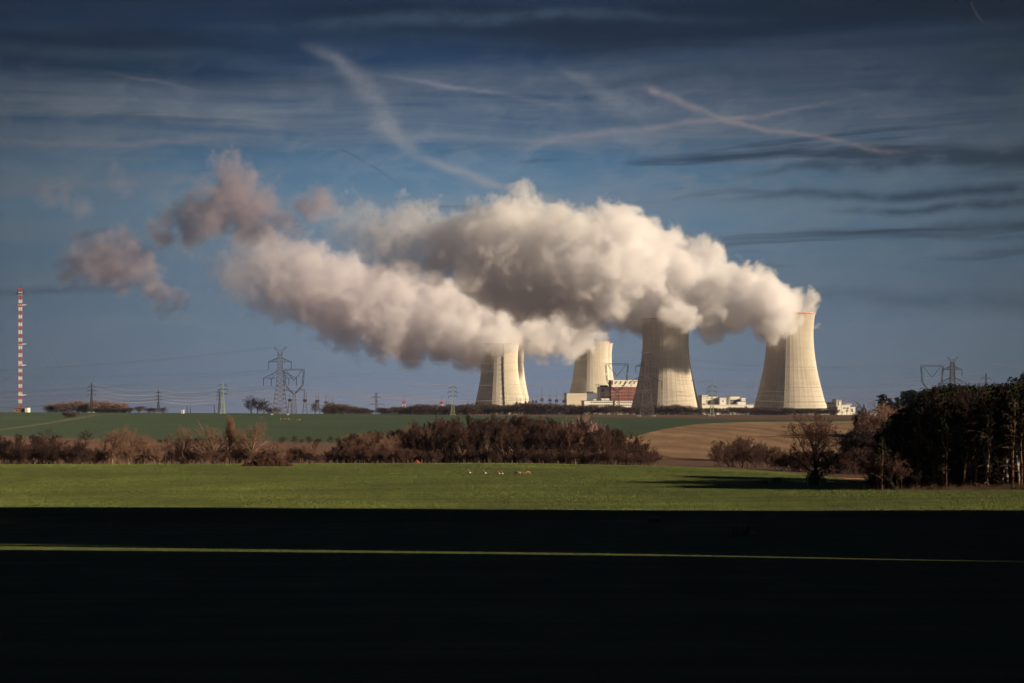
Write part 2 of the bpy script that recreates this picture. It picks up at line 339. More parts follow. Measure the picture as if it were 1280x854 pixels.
c = mixc(nt, ramp(nt, p1, [(.38, 0.), (.62, .7)]), c, (.130, .178, .046))
c = mixc(nt, ramp(nt, p3, [(.45, 0.), (.8, .5)]), c, (.22, .18, .07))
nt.links.new(c, b.inputs['Base Color'])
CROP = blades('crop', 420000, (-175, 170, 285, 549), 1, hgt=(.07, .15), wid=(.05, .11), mat=cm)
blades('crop', 45000, (-75, 70, 150, 225), 2, hgt=(.03, .08), wid=(.03, .07), mat=cm)['label'] = 'short green crop along the narrow lit strip of the dark foreground'

def add_shade_scrub():
    """unseen scrub added along the ridge and its saddle to break and thin the shadow edge"""
    r_ = np.random.default_rng(3); X0, Y0, Z0 = [], [], []
    cot = 1 / math.tan(R(SUN_AZ))
    for yc0, sg, n in ((288, 6.0, 420), (135.5, 3.5, 130), (152, 3.5, 130), (143.8, 4.5, 520)):
        xx = 124 + np.abs(r_.normal(0, 10, n)); yc_ = yc0 + r_.normal(0, sg, n); yy = yc_ - (xx - 124) * cot
        X0.append(xx); Y0.append(yy); Z0.append(r_.uniform(3, 12, n) if yc0 > 200 else r_.uniform(1.5, 6.0, n))
    X0, Y0, H_ = map(np.concatenate, (X0, Y0, Z0)); q = 260; n = len(X0) * q
    t = r_.random(n) ** .7; hx = np.repeat(H_, q); rad = hx * .28 * np.sin(np.pi * np.clip(t * .85 + .12, 0, 1))
    a = r_.uniform(0, 6.28, n); rr = rad * r_.random(n) ** .5
    x = np.repeat(X0, q) + rr * np.cos(a); y = np.repeat(Y0, q) + rr * np.sin(a); z = np.repeat(ground(X0, Y0), q) + t * hx
    d = r_.normal(0, 1, (n, 3)); d /= np.linalg.norm(d, axis=1)[:, None]; e = r_.normal(0, 1, (n, 3)); e = np.cross(d, e); e /= np.linalg.norm(e, axis=1)[:, None]
    c = np.stack([x, y, z], -1); v = np.stack([c - e * .05, c + e * .05, c + d * .9], 1).reshape(-1, 3)
    m_ = bpy.data.meshes.new('shade_scrub'); fast_mesh(m_, v, np.arange(len(v)).reshape(-1, 3), 3)
    w_, nt_, b_ = newmat('scrub'); b_.inputs['Base Color'].default_value = (.08, .05, .04, 1); m_.materials.append(w_)
    o = bpy.data.objects.new('shade_scrub', m_); col.objects.link(o); o['kind'] = 'stuff'; o['label'] = 'unseen brown scrub added on the ridge to thin the sunlight'; o['category'] = 'shadow_caster'
add_shade_scrub()  # added out of frame as a filter for the sun
# ================================================================ mesh helpers
class MB:
    def __init__(s): s.v = []; s.f = []; s.m = []
    def add(s, vs, fs, mi=0):
        o = len(s.v); s.v += [tuple(v) for v in vs]; s.f += [tuple(i + o for i in f) for f in fs]; s.m += [mi] * len(fs); return s
    def box(s, x0, x1, y0, y1, z0, z1, mi=0):
        return s.add([(x0, y0, z0), (x1, y0, z0), (x1, y1, z0), (x0, y1, z0), (x0, y0, z1), (x1, y0, z1), (x1, y1, z1), (x0, y1, z1)],
                     [(0, 3, 2, 1), (4, 5, 6, 7), (0, 1, 5, 4), (1, 2, 6, 5), (2, 3, 7, 6), (3, 0, 4, 7)], mi)
    def tube(s, pts, rad, n=5, mi=0, cap=True):
        pts = [Vector(p) for p in pts]; rings = []
        if not isinstance(rad, (list, tuple)): rad = [rad] * len(pts)
        up = None
        for i, p in enumerate(pts):
            d = (pts[min(i + 1, len(pts) - 1)] - pts[max(i - 1, 0)]).normalized()
            if up is None:
                up = d.orthogonal().normalized()
            else:
                up = (up - d * up.dot(d)); up = up.normalized() if up.length > 1e-6 else d.orthogonal().normalized()
            w_ = d.cross(up)
            rings.append([p + (up * math.cos(6.28318 * k / n) + w_ * math.sin(6.28318 * k / n)) * rad[i] for k in range(n)])
        vs = [v for r_ in rings for v in r_]; fs = []
        for i in range(len(rings) - 1):
            for k in range(n):
                a = i * n + k; b = i * n + (k + 1) % n; fs.append((a, b, b + n, a + n))
        if cap: fs += [tuple(range(n))[::-1], tuple(range(len(vs) - n, len(vs)))]
        return s.add(vs, fs, mi)
    def bar(s, a, b, w, mi=0): return s.tube([a, b], w, 4, mi)
    def mesh(s, name, mats, smooth=False):
        me = bpy.data.meshes.new(name); me.from_pydata(s.v, [], s.f)
        for m in (mats if isinstance(mats, (list, tuple)) else [mats]): me.materials.append(m)
        if any(s.m): me.polygons.foreach_set('material_index', s.m)
        if smooth: me.polygons.foreach_set('use_smooth', [True] * len(me.polygons))
        me.update(); return me
    def build(s, name, mats, parent=None, smooth=False):
        o = bpy.data.objects.new(name, s.mesh(name, mats, smooth)); col.objects.link(o); o.parent = parent; return o
def tag(o, label, cat, group=None, kind=None):
    o['label'] = label; o['category'] = cat
    if group: o['group'] = group
    if kind: o['kind'] = kind
    return o
def empty(name, loc, rz=0, label=None, cat=None, group=None):
    o = bpy.data.objects.new(name, None); col.objects.link(o); o.location = loc; o.rotation_euler = (0, 0, rz)
    if label: tag(o, label, cat, group)
    return o
def kids(o): return [c for c in bpy.data.objects if c.parent == o]
class Proto:
    """a built thing that the first placement uses itself and later ones copy"""
    def __init__(s, root):
        s.root = root; s.used = False; s.tree = [(c, kids(c)) for c in kids(root)]
    def place(s, loc, rz=0, sc_=(1, 1, 1), label=None, group=None):
        if not s.used:
            s.used = True; r_ = s.root
        else:
            r_ = s.root.copy(); col.objects.link(r_)
            for c, gs in s.tree:
                d = c.copy(); col.objects.link(d); d.parent = r_
                for g in gs:
                    e = g.copy(); col.objects.link(e); e.parent = d
        r_.location = loc; r_.rotation_euler = (0, 0, rz); r_.scale = sc_
        if label: r_['label'] = label
        if group: r_['group'] = group
        elif 'group' in r_: del r_['group']
        return r_
def mat(name, rgb, rough=.85, var=.12, scale=.6, metal=0, streak=False, spec=.2):
    m, nt, b = newmat(name); b.inputs['Roughness'].default_value = rough; b.inputs['Metallic'].default_value = metal; b.inputs['Specular IOR Level'].default_value = spec
    tc = N(nt, 'ShaderNodeTexCoord').outputs['Object']
    v = scaled(nt, tc, (1, 1, .12 if streak else 1))
    f = noise(nt, v, scale, 5, .6)
    c = mixc(nt, ramp(nt, f, [(.3, 0.), (.7, 1.)]), tuple(x * (1 - var) for x in rgb), tuple(min(1, x * (1 + var)) for x in rgb))
    nt.links.new(c, b.inputs['Base Color']); return m
M = dict(
    steel=mat('galvanised_steel', (.13, .105, .105), .55, .2, .3), steel_dark=mat('dark_steel', (.05, .05, .055), .6),
    steel_green=mat('green_painted_steel', (.34, .44, .33), .6), red=mat('red_paint', (.50, .055, .05), .6), white=mat('white_paint', (.80, .78, .74), .6),
    insul=mat('brown_glass', (.05, .05, .06), .4), alu=mat('aluminium_wire', (.42, .36, .33), .5), beige=mat('beige_cladding', (.66, .58, .46), .8, .06, .05, streak=True),
    cream=mat('cream_render', (.80, .75, .64), .8, .06, .06, streak=True), blue=mat('blue_grey_cladding', (.13, .15, .20), .7), brick=mat('red_panel', (.30, .095, .065), .8, .12, .2),
    glass=mat('dark_window', (.06, .07, .085), .25, .1, spec=.5), roof=mat('grey_roofing', (.16, .16, .17), .8), concrete=mat('concrete', (.45, .42, .37), .9, .12, .1),
    bark=mat('brown_bark', (.085, .055, .040), .95, .3, 2), bark_pale=mat('pale_bark', (.22, .15, .105), .95, .3, 2), bark_birch=mat('birch_bark', (.55, .48, .42), .8, .35, 1.5),
    bark_pine=mat('pine_bark', (.13, .065, .042), .9, .35, 1.2), straw=mat('old_straw', (.30, .17, .10), .95, .3, 6), wood=mat('pale_board', (.55, .47, .38), .8),
    hide=mat('tawny_coat', (.36, .20, .11), .9, .15, 4), rump=mat('white_rump', (.80, .74, .66), .9), yellow=mat('yellow_straw', (.55, .30, .07), .9, .3, 6))
def leafmat(name, a, b_, trans=0.0):
    m, nt, b = newmat(name)
    oi = N(nt, 'ShaderNodeObjectInfo'); tc = N(nt, 'ShaderNodeTexCoord').outputs['Object']
    f = noise(nt, tc, .55, 4, .6)
    k = mth(nt, 'MULTIPLY_ADD', oi.outputs['Random'], .5, mth(nt, 'MULTIPLY', ramp(nt, f, [(.3, 0.), (.7, 1.)]), .5), True)
    nt.links.new(mixc(nt, k, a, b_), b.inputs['Base Color']); b.inputs['Roughness'].default_value = 1
    return m
TW = dict(tawny=leafmat('tawny_twigs', (.17, .095, .068), (.28, .16, .112)), dark=leafmat('dark_twigs', (.036, .021, .020), (.078, .044, .038)),
          russet=leafmat('russet_twigs', (.070, .038, .034), (.135, .070, .056)), pink=leafmat('pinkish_twigs', (.17, .105, .095), (.26, .165, .145)),
          pine=leafmat('pine_needles', (.012, .016, .008), (.030, .028, .012)), spruce=leafmat('spruce_needles', (.018, .028, .022), (.035, .045, .034)),
          hedge=leafmat('hedge_twigs', (.050, .032, .030), (.105, .062, .052)))
# ================================================================ trees
def ribbon(vs, fs, a, b, w0, w1, rnd_):
    d = b - a; s_ = d.cross(Vector((rnd_.gauss(0, 1), rnd_.gauss(0, 1), rnd_.gauss(0, 1))))
    if s_.length < 1e-6: return
    s_.normalize(); o = len(vs)
    vs += [a - s_ * w0, a + s_ * w0, b + s_ * w1, b - s_ * w1]; fs.append((o, o + 1, o + 2, o + 3))
def bare_tree(name, h, spread, seed, bark, twig, levels=5, trunk_r=None, fork=.28, nb=(5, 4, 4, 4), up=.35, tw=.035, stems=1, twist=.35, cat='tree'):
    """winter tree: limbs in the trunk mesh, thin twigs in the crown mesh, unit = metres"""
    r_ = random.Random(seed); tm = MB(); cv, cf = [], []
    tr = trunk_r or h * .022
    def grow(p, d, ln, rad, lv):
        n = 4 if lv < 2 else 3; pts = [p]; dd = d.copy()
        for i in range(n):
            dd = (dd + Vector((r_.gauss(0, twist * .35), r_.gauss(0, twist * .35), r_.gauss(0, twist * .2) + up * .10))).normalized()
            pts.append(pts[-1] + dd * ln / n)
        if lv <= 2: tm.tube(pts, [rad * (1 - .55 * i / n) for i in range(n + 1)], 6 if lv == 0 else (5 if lv == 1 else 3), cap=False)
        else:
            for i in range(n): ribbon(cv, cf, pts[i], pts[i + 1], max(rad * (1 - .5 * i / n), tw * .5), max(rad * (1 - .5 * (i + 1) / n), tw * .35), r_)
        if lv >= levels: return
        m = nb[min(lv, len(nb) - 1)]
        for k in range(m + (1 if lv else 2)):
            t = fork + (1 - fork) * ((k + r_.random()) / (m + 1)) if lv == 0 else .25 + .75 * (k + r_.random()) / (m + 1)
            t = min(t, 1) * n; i = min(int(t), n - 1); q = pts[i].lerp(pts[i + 1], t - i)
            ax = (pts[i + 1] - pts[i]).normalized(); side = ax.cross(Vector((r_.gauss(0, 1), r_.gauss(0, 1), r_.gauss(0, 1)))).normalized()
            ang = r_.uniform(.45, .95) if lv < 2 else r_.uniform(.4, 1.1)
            nd = (ax * math.cos(ang) + side * math.sin(ang) * (spread if lv < 2 else 1) + Vector((0, 0, up * .4))).normalized()
            frac = (1 - .35 * t / n)
            grow(q, nd, ln * r_.uniform(.5, .72) * frac * (spread ** .5 if lv == 0 else 1), rad * (1 - .5 * t / n) * r_.uniform(.42, .62), lv + 1)
    for s_ in range(stems):
        lean = Vector((r_.gauss(0, .10), r_.gauss(0, .10), 1)) if stems == 1 else Vector((r_.gauss(0, .5), r_.gauss(0, .5), 1))
        off = Vector((0, 0, -.3)) if stems == 1 else Vector((r_.gauss(0, h * .10), r_.gauss(0, h * .10), -.3))
        grow(off, lean.normalized(), h * (.62 if stems == 1 else .5) * r_.uniform(.9, 1.1), tr, 0)
    zmax = max([v.z for v in cv] or [h]); k = h / zmax
    root = empty(name, (0, 0, 0)); root['category'] = cat
    tm.v = [(x * k, y * k, z * k) for x, y, z in tm.v]; tm.build('trunk' if stems == 1 else 'stems', bark, root)
    c_ = MB(); c_.v = [(v.x * k, v.y * k, v.z * k) for v in cv]; c_.f = cf; c_.m = [0] * len(cf); c_.build('crown', twig, root)
    return Proto(root)
def needle_clumps(centres, n, size, flat, r_):
    cv, cf = [], []
    for c_, rr in centres:
        for _ in range(int(n * 2.2 * (rr / 1.2) ** 2) + 6):
            u = Vector((r_.gauss(0, 1), r_.gauss(0, 1), r_.gauss(0, 1))).normalized() * rr * r_.random() ** .4; u.z *= flat
            p = c_ + u; a = Vector((r_.gauss(0, 1), r_.gauss(0, 1), r_.gauss(0, .5))).normalized() * size * r_.uniform(.6, 1.3)
            b = a.cross(Vector((r_.gauss(0, 1), r_.gauss(0, 1), r_.gauss(0, 1)))).normalized() * size * .45
            o = len(cv); cv += [p - b, p + a * .5 - b * .2, p + a, p + a * .4 + b]; cf.append((o, o + 1, o + 2, o + 3))
    return cv, cf
def pine(name, h, seed, base=.5, wide=.20, dens=26, bark='bark_pine'):
    r_ = random.Random(seed); tm = MB(); pts = [Vector((0, 0, -.3))]; x = y = 0
    for i in range(1, 9):
        x += r_.gauss(0, h * .006); y += r_.gauss(0, h * .006); pts.append(Vector((x, y, h * i / 8 * .98)))
    tm.tube(pts, [h * .015 * (1 - .085 * i) for i in range(9)], 7, cap=False)
    cs = []
    for k in range(30):
        t = base + (1 - base) * (k + r_.random()) / 30; f = t * 8; i = min(int(f), 7); p = pts[i].lerp(pts[i + 1], f - i)
        prof = math.sin(math.pi * min(1, .18 + .95 * (t - base) / (1 - base))) ** .6
        ln = h * wide * prof * r_.uniform(.35, 1.15); a = r_.uniform(0, 6.28)
        d = Vector((math.cos(a), math.sin(a), r_.uniform(-.05, .5))); q = p + d * ln
        tm.tube([p, p + d * ln * .5 + Vector((0, 0, .1 * ln)), q], [h * .004, h * .003, h * .0015], 3, cap=False)
        cs.append((q, h * .05 * r_.uniform(.6, 1.4))); cs.append((p + d * ln * .6, h * .04 * r_.uniform(.5, 1.2)))
    for k in range(7):   # dead stubs below the crown
        t = base * r_.uniform(.35, 1); f = t * 8; i = int(f); p = pts[i].lerp(pts[i + 1], f - i); a = r_.uniform(0, 6.28)
        tm.tube([p, p + Vector((math.cos(a), math.sin(a), r_.uniform(-.2, .3))) * r_.uniform(.6, 2.2)], [.05, .02], 3, cap=False)
    cs.append((pts[-1], h * .05))
    cv, cf = needle_clumps(cs, dens, .30, .62, r_)
    root = empty(name, (0, 0, 0)); root['category'] = 'tree'
    tm.build('trunk', M[bark], root); c_ = MB(); c_.v = [tuple(v) for v in cv]; c_.f = cf; c_.m = [0] * len(cf); c_.build('crown', TW['pine'], root)
    return Proto(root)
def spruce(name, h, seed, base=.12, wide=.17, gaps=.2):
    r_ = random.Random(seed); tm = MB(); tm.tube([(0, 0, -.3), (0, 0, h * .5), (0, 0, h)], [h * .013, h * .008, .03], 6, cap=False)
    cv, cf = [], []; z = h * base
    while z < h * .98:
        t = (z / h - base) / (1 - base); ln0 = h * wide * (1 - t) ** .8 + .25
        for k in range(7):
            if r_.random() < gaps: continue
            a = r_.uniform(0, 6.28); ln = ln0 * r_.uniform(.55, 1.15); d = Vector((math.cos(a), math.sin(a), -.22))
            for j in range(int(4 + ln * 5)):
                f = r_.uniform(.1, 1); p = Vector((0, 0, z)) + d * ln * f + Vector((r_.gauss(0, .18), r_.gauss(0, .18), .25 * f * f * ln * .4))
                s_ = Vector((r_.gauss(0, 1), r_.gauss(0, 1), r_.gauss(-.7, .4))).normalized() * r_.uniform(.35, .8); b = s_.cross(Vector((r_.gauss(0, 1), r_.gauss(0, 1), r_.gauss(0, 1)))).normalized() * .16
                o = len(cv); cv += [p - b, p + b, p + s_ + b * .4, p + s_ - b * .4]; cf.append((o, o + 1, o + 2, o + 3))
        z += h * .028
    root = empty(name, (0, 0, 0)); root['category'] = 'tree'
    tm.build('trunk', M['bark'], root); c_ = MB(); c_.v = [tuple(v) for v in cv]; c_.f = cf; c_.m = [0] * len(cf); c_.build('crown', TW['spruce'], root)
    return Proto(root)

def crown_tree(name, h, seed, bark, twig, limbs=11, m=(0, 8, 6, 5, 4), tw=.018, wide=1.0):
    """old free-standing tree: short bole, limbs fanning out from low down, dense fine twigs"""
    r_ = random.Random(seed); tm = MB(); cv, cf = [], []
    def grow(p, d, ln, rad, lv):
        n = 5 if lv < 2 else 3; pts = [p]; dd = d.copy()
        for i in range(n):
            k = (.12, .20, .28, .34, .34, .34)[lv]
            dd = (dd + Vector((r_.gauss(0, k), r_.gauss(0, k), r_.gauss(0, k * .6) + (.10 if lv else .02)))).normalized(); pts.append(pts[-1] + dd * ln / n)
        rs = [rad * (1 - .6 * i / n) for i in range(n + 1)]
        if lv <= 2: tm.tube(pts, rs, (8, 6, 4)[lv], cap=False)
        else:
            for i in range(n): ribbon(cv, cf, pts[i], pts[i + 1], max(rs[i], tw), max(rs[i + 1], tw * .8), r_)
        if lv >= 5: return
        mm = m[lv]
        for q in range(mm):
            t = (.22 + .78 * (q + r_.random()) / mm) * n; i = min(int(t), n - 1); c = pts[i].lerp(pts[i + 1], t - i)
            ax = (pts[i + 1] - pts[i]).normalized(); sd = ax.cross(Vector((r_.gauss(0, 1), r_.gauss(0, 1), r_.gauss(0, 1)))).normalized(); an = r_.uniform(.4, .95)
            grow(c, (ax * math.cos(an) + sd * math.sin(an)).normalized(), ln * r_.uniform(.42, .62) * (1.15 - .3 * t / n), rs[i] * r_.uniform(.45, .65), lv + 1)
    bole = [Vector((0, 0, -.4)), Vector((.05, 0, 1.2)), Vector((-.05, .05, 2.6)), Vector((.1, 0, 4.2)), Vector((.05, .1, 6.0))]
    tm.tube(bole, [.62, .48, .42, .36, .26], 10, cap=False)
    for k in range(limbs):
        z = 2.3 + 3.6 * k / (limbs - 1); i = 1 if z < 2.6 else (2 if z < 4.2 else 3); a = k * 2.4 + r_.uniform(-.3, .3); tilt = (1.05 - .75 * k / (limbs - 1)) * wide + r_.uniform(-.1, .1)
        c = bole[i].lerp(bole[i + 1], (z - bole[i].z) / (bole[i + 1].z - bole[i].z))
        grow(c, Vector((math.cos(a) * math.sin(tilt), math.sin(a) * math.sin(tilt), math.cos(tilt))), r_.uniform(6.2, 7.6) * (.86 if tilt > .8 else 1.1), .22, 1)
    zmax = max(v.z for v in cv); k = h / zmax; root = empty(name, (0, 0, 0)); root['category'] = 'tree'
    tm.v = [(x * k, y * k, z * k) for x, y, z in tm.v]; tm.build('trunk', bark, root)
    c_ = MB(); c_.v = [(v.x * k, v.y * k, v.z * k) for v in cv]; c_.f = cf; c_.m = [0] * len(cf); c_.build('crown', twig, root); print('lone', len(cf), zmax)
    return Proto(root)

def hedge_bush(name, h, seed, twig, wide=1.0, n=1500):
    """leafless hawthorn-like dome: a few stems and a cloud of short rising twigs"""
    r_ = random.Random(seed); tm = MB(); cv, cf = [], []
    lob = [(Vector((r_.uniform(-.45, .45) * h * wide, r_.uniform(-.4, .4) * h * wide, h * r_.uniform(.30, .66))), h * r_.uniform(.22, .36)) for _ in range(7)]
    lob.append((Vector((0, 0, h * .3)), h * .36))
    for c, rr in lob:
        tm.tube([(c.x * .2, c.y * .2, -.3), (c.x * .6, c.y * .6, c.z * .5), tuple(c)], [h * .02, h * .014, h * .006], 4, cap=False)
        for _ in range(n // 8):
            u = Vector((r_.gauss(0, 1), r_.gauss(0, 1), r_.gauss(0, 1))).normalized(); p = c + u * rr * r_.random() ** .45
            if p.z < .02 * h: p.z = .02 * h
            d = (u + Vector((0, 0, .9)) + Vector((r_.gauss(0, .5), r_.gauss(0, .5), r_.gauss(0, .4)))).normalized() * h * r_.uniform(.06, .15)
            ribbon(cv, cf, p, p + d, h * .008, h * .004, r_)
    zm = max(v.z for v in cv); k = h / zm; root = empty(name, (0, 0, 0)); root['category'] = 'bush'
    tm.build('stems', M['bark'], root); c_ = MB(); c_.v = [(v.x * k, v.y * k, v.z * k) for v in cv]; c_.f = cf; c_.m = [0] * len(cf); c_.build('crown', twig, root)
    return Proto(root)
# ================================================================ cooling towers
def tower_material():
    m, nt, b = newmat('tower_concrete')
    tc = N(nt, 'ShaderNodeTexCoord').outputs['Object']
    sx = N(nt, 'ShaderNodeSeparateXYZ'); nt.links.new(tc, sx.inputs[0])
    ang = mth(nt, 'ARCTAN2', sx.outputs[1], sx.outputs[0]); z = sx.outputs[2]
    st = noise(nt, comb(nt, mth(nt, 'MULTIPLY', ang, 14), mth(nt, 'MULTIPLY', z, .012), 0), 1, 5, .65)
    st2 = noise(nt, comb(nt, mth(nt, 'MULTIPLY', ang, 50), mth(nt, 'MULTIPLY', z, .02), 4), 1, 3, .6)
    pat = noise(nt, tc, .035, 5, .6)
    lift = mth(nt, 'FRACT', mth(nt, 'DIVIDE', z, 7.4))
    c = mixc(nt, ramp(nt, pat, [(.35, 0.), (.65, 1.)]), (.72, .66, .55), (.82, .76, .64))
    c = mixc(nt, ramp(nt, st, [(.45, 0.), (.75, .4)]), c, (.47, .415, .33))
    c = mixc(nt, ramp(nt, st2, [(.5, 0.), (.8, .25)]), c, (.44, .39, .31))
    c = mixc(nt, ramp(nt, lift, [(0, .30), (.045, .30), (.07, 0.)]), c, (.40, .36, .30))
    rib = mth(nt, 'FRACT', mth(nt, 'MULTIPLY', ang, 40 / 6.28318))
    c = mixc(nt, ramp(nt, rib, [(0, .07), (.10, .07), (.14, 0.)]), c, (.38, .34, .28))
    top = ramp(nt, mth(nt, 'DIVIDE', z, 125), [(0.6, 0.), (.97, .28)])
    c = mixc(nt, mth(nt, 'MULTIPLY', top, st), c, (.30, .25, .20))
    nt.links.new(c, b.inputs['Base Color']); b.inputs['Roughness'].default_value = 1
    if 'Diffuse Roughness' in b.inputs: b.inputs['Diffuse Roughness'].default_value = 1
    return m
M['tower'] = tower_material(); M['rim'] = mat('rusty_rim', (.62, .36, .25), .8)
TH = 125.0
def tower_r(t):   # t = 0 at the ground .. 1 at the top: hyperboloid with its waist at .80
    a = 28.6; w_ = .80
    return a * math.sqrt(1 + ((t - w_) / (.70 if t < w_ else .62)) ** 2 * 1.33 * (1.0 if t < w_ else 1.1))
def cooling_tower(loc, label, ladder=None, cols=False, rz=0):
    root = empty('cooling_tower', loc, rz, label, 'cooling tower'); ns = 160; nz = 60; z0 = 7.5
    m_ = MB(); vs = []
    for i in range(nz + 1):
        z = z0 + (TH - z0) * i / nz; r_ = tower_r(z / TH)
        for k in range(ns):
            rr = r_ + (.12 if k % 4 == 0 else 0)
            vs.append((rr * math.cos(6.28318 * k / ns), rr * math.sin(6.28318 * k / ns), z))
    for i in range(nz + 1):
        z = TH - (TH - z0) * i / nz; r_ = tower_r(z / TH) - (1.0 if i < 50 else 1.4)
        for k in range(ns): vs.append((r_ * math.cos(6.28318 * k / ns), r_ * math.sin(6.28318 * k / ns), z))
    n2 = 2 * (nz + 1); fs = []
    for i in range(n2):
        for k in range(ns):
            a = i * ns + k; b = i * ns + (k + 1) % ns; j = ((i + 1) % n2) * ns
            fs.append((a, b, j + (k + 1) % ns, j + k))
    m_.add(vs, fs); m_.build('shell', M['tower'], root)
    rm = MB(); r_ = tower_r(1.0); vs = []
    prof = [(r_ + .3, TH - 1.0), (r_ + 1.1, TH - .9), (r_ + 1.1, TH + .35), (r_ - 1.3, TH + .35), (r_ - 1.3, TH - .4)]
    for rr, z in prof:
        for k in range(ns): vs.append((rr * math.cos(6.28318 * k / ns), rr * math.sin(6.28318 * k / ns), z))
    fs = [(i * ns + k, i * ns + (k + 1) % ns, ((i + 1) % 5) * ns + (k + 1) % ns, ((i + 1) % 5) * ns + k) for i in range(5) for k in range(ns)]
    rm.add(vs, fs).build('rim', M['rim'], root)
    ba = MB(); ba.tube([(0, 0, -3), (0, 0, 2.2)], tower_r(0) + 2.5, 64); ba.build('basin', M['concrete'], root)
    MB().tube([(0, 0, 1), (0, 0, 9)], tower_r(.06) - 7, 48).build('fill_pack', M['steel_dark'], root)
    if cols:
        for k in range(44):
            a = 6.28318 * k / 44; da = 6.28318 / 88; c_ = MB(); rb, rt = tower_r(0) + .8, tower_r(z0 / TH) - .5
            for s_ in (-1, 1): c_.bar((rb * math.cos(a + s_ * da * .85), rb * math.sin(a + s_ * da * .85), 1.5), (rt * math.cos(a + s_ * .06 * da), rt * math.sin(a + s_ * .06 * da), z0 + .6), .45)
            c_.build('column', M['concrete'], root)
    if ladder is not None:
        l_ = MB()
        for i in range(60):
            z = 8 + i * 1.93; zz = z + 1.93; ra, rb = tower_r(z / TH) + .9, tower_r(zz / TH) + .9
            l_.bar((ra * math.cos(ladder), ra * math.sin(ladder), z), (rb * math.cos(ladder), rb * math.sin(ladder), zz), .8)
            if i % 4 == 0: l_.bar(((ra + .9) * math.cos(ladder - .02), (ra + .9) * math.sin(ladder - .02), z), ((ra + .9) * math.cos(ladder + .035), (ra + .9) * math.sin(ladder + .035), z + .6), .8)
        l_.build('ladder', M['steel_dark'], root)
    return root
def tower_at(px, top, D, label, **k):
    p = at(px, top, D); p.z -= TH; return cooling_tower(p, label, **k)
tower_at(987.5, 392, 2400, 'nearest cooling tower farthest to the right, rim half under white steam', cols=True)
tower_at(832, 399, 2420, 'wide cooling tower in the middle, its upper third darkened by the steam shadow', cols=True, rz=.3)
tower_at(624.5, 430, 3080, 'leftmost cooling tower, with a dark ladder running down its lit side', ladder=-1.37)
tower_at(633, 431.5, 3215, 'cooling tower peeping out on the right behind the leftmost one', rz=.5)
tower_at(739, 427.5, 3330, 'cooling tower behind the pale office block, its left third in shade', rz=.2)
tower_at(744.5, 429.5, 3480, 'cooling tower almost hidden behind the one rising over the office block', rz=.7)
# ================================================================ buildings of the power station
def house(name, label, D, x0, x1, ytop, wall='beige', depth=16, windows=None, cat='building', skew=.22, roof='roof', extra=None, base=None):
    """a hall seen at columns x0..x1 with its eaves at row ytop"""
    k = D / F; xm = (x0 + x1) / 2; w_ = (x1 - x0) * k; p = stand(xm, D); p.z -= 1.5
    h = (HY - ytop) * k + CZ - p.z if base is None else (base - ytop) * k
    if base is not None: p.z = (HY - base) * k + CZ
    root = empty(name, p, skew, label, cat)
    MB().box(-w_ / 2, w_ / 2, 0, depth, 0, h - .6).build('wall', M[wall], root)
    MB().box(-w_ / 2 - .4, w_ / 2 + .4, -.4, depth + .4, h - .597, h).build('roof', M[roof], root)
    for (a, b, y0, y1, n, mt) in (windows or []):    # columns a..b, rows y0..y1, n panes
        zt, zb = h - (y0 - ytop) * k, h - (y1 - ytop) * k; xa, xb = (a - xm) * k, (b - xm) * k; s_ = (xb - xa) / n
        for i in range(n):
            g = s_ * .16 if n > 1 else 0
            MB().box(xa + i * s_ + g, xa + (i + 1) * s_ - g, -.12, .3, zb, zt).build('window' if mt == 'glass' else 'panel', M[mt], root)
    for (a, b, y0, y1, mt, nm, dy) in (extra or []):
        zt, zb = h - (y0 - ytop) * k, h - (y1 - ytop) * k
        MB().box((a - xm) * k, (b - xm) * k, dy, depth * .6, zb, zt).build(nm, M[mt], root)
    return root
house('turbine_hall', 'plain beige windowless block left of the long white office building', 2880, 708, 734, 491.2, 'beige', 16)
house('machine_hall', 'low blue-grey hall behind the beige block', 3080, 730.5, 749, 491.8, 'blue', 16, extra=[(735, 742, 489.6, 491.9, 'steel_dark', 'roof_vent', 1), (744, 747, 490.8, 491.9, 'steel_green', 'roof_vent', 1)])
house('stair_block', 'tall beige block with one dark slit window beside the red panelled building', 2940, 749.5, 763.5, 483.5, 'beige', 16,
      windows=[(752.5, 754.5, 486.5, 497.2, 1, 'glass'), (756, 763, 496.2, 497.4, 5, 'glass')], extra=[(751.5, 760.5, 481.6, 483.6, 'steel_dark', 'roof_house', 2)])
house('reactor_building', 'red panelled building with rows of dark windows and a white crown', 2935, 763.5, 803, 475.2, 'brick', 16, roof='cream',
      windows=[(764, 798, 486.2, 487.6, 9, 'glass'), (764, 798, 490.2, 491.6, 9, 'glass'), (764, 798, 494.2, 495.6, 9, 'glass'), (764, 798, 498.2, 499.6, 9, 'glass')],
      extra=[(763.3, 803.2, 481.3, 484.0, 'cream', 'parapet', -1.2), (765.3, 803.2, 475.6, 481.4, 'cream', 'crown_wall', -.5)] )
cr = bpy.data.objects['reactor_building']
for i in range(6):
    k = 2935 / F; xm = 783.25; h = (HY - 475.2) * k + CZ - cr.location.z; xa = (767.8 + i * 6 - xm) * k; zt = h - 1.4 * k; zb = h - 5.0 * k
    MB().add([(xa, -1.0, zb), (xa + 1.6, -1.0, zb), (xa + 3.6, -1.0, zt), (xa + 2.0, -1.0, zt), (xa, -.5, zb), (xa + 1.6, -.5, zb), (xa + 3.6, -.5, zt), (xa + 2.0, -.5, zt)],
             [(0, 1, 2, 3), (7, 6, 5, 4), (0, 4, 5, 1), (1, 5, 6, 2), (2, 6, 7, 3), (3, 7, 4, 0)]).build('brace', M['steel'], cr)
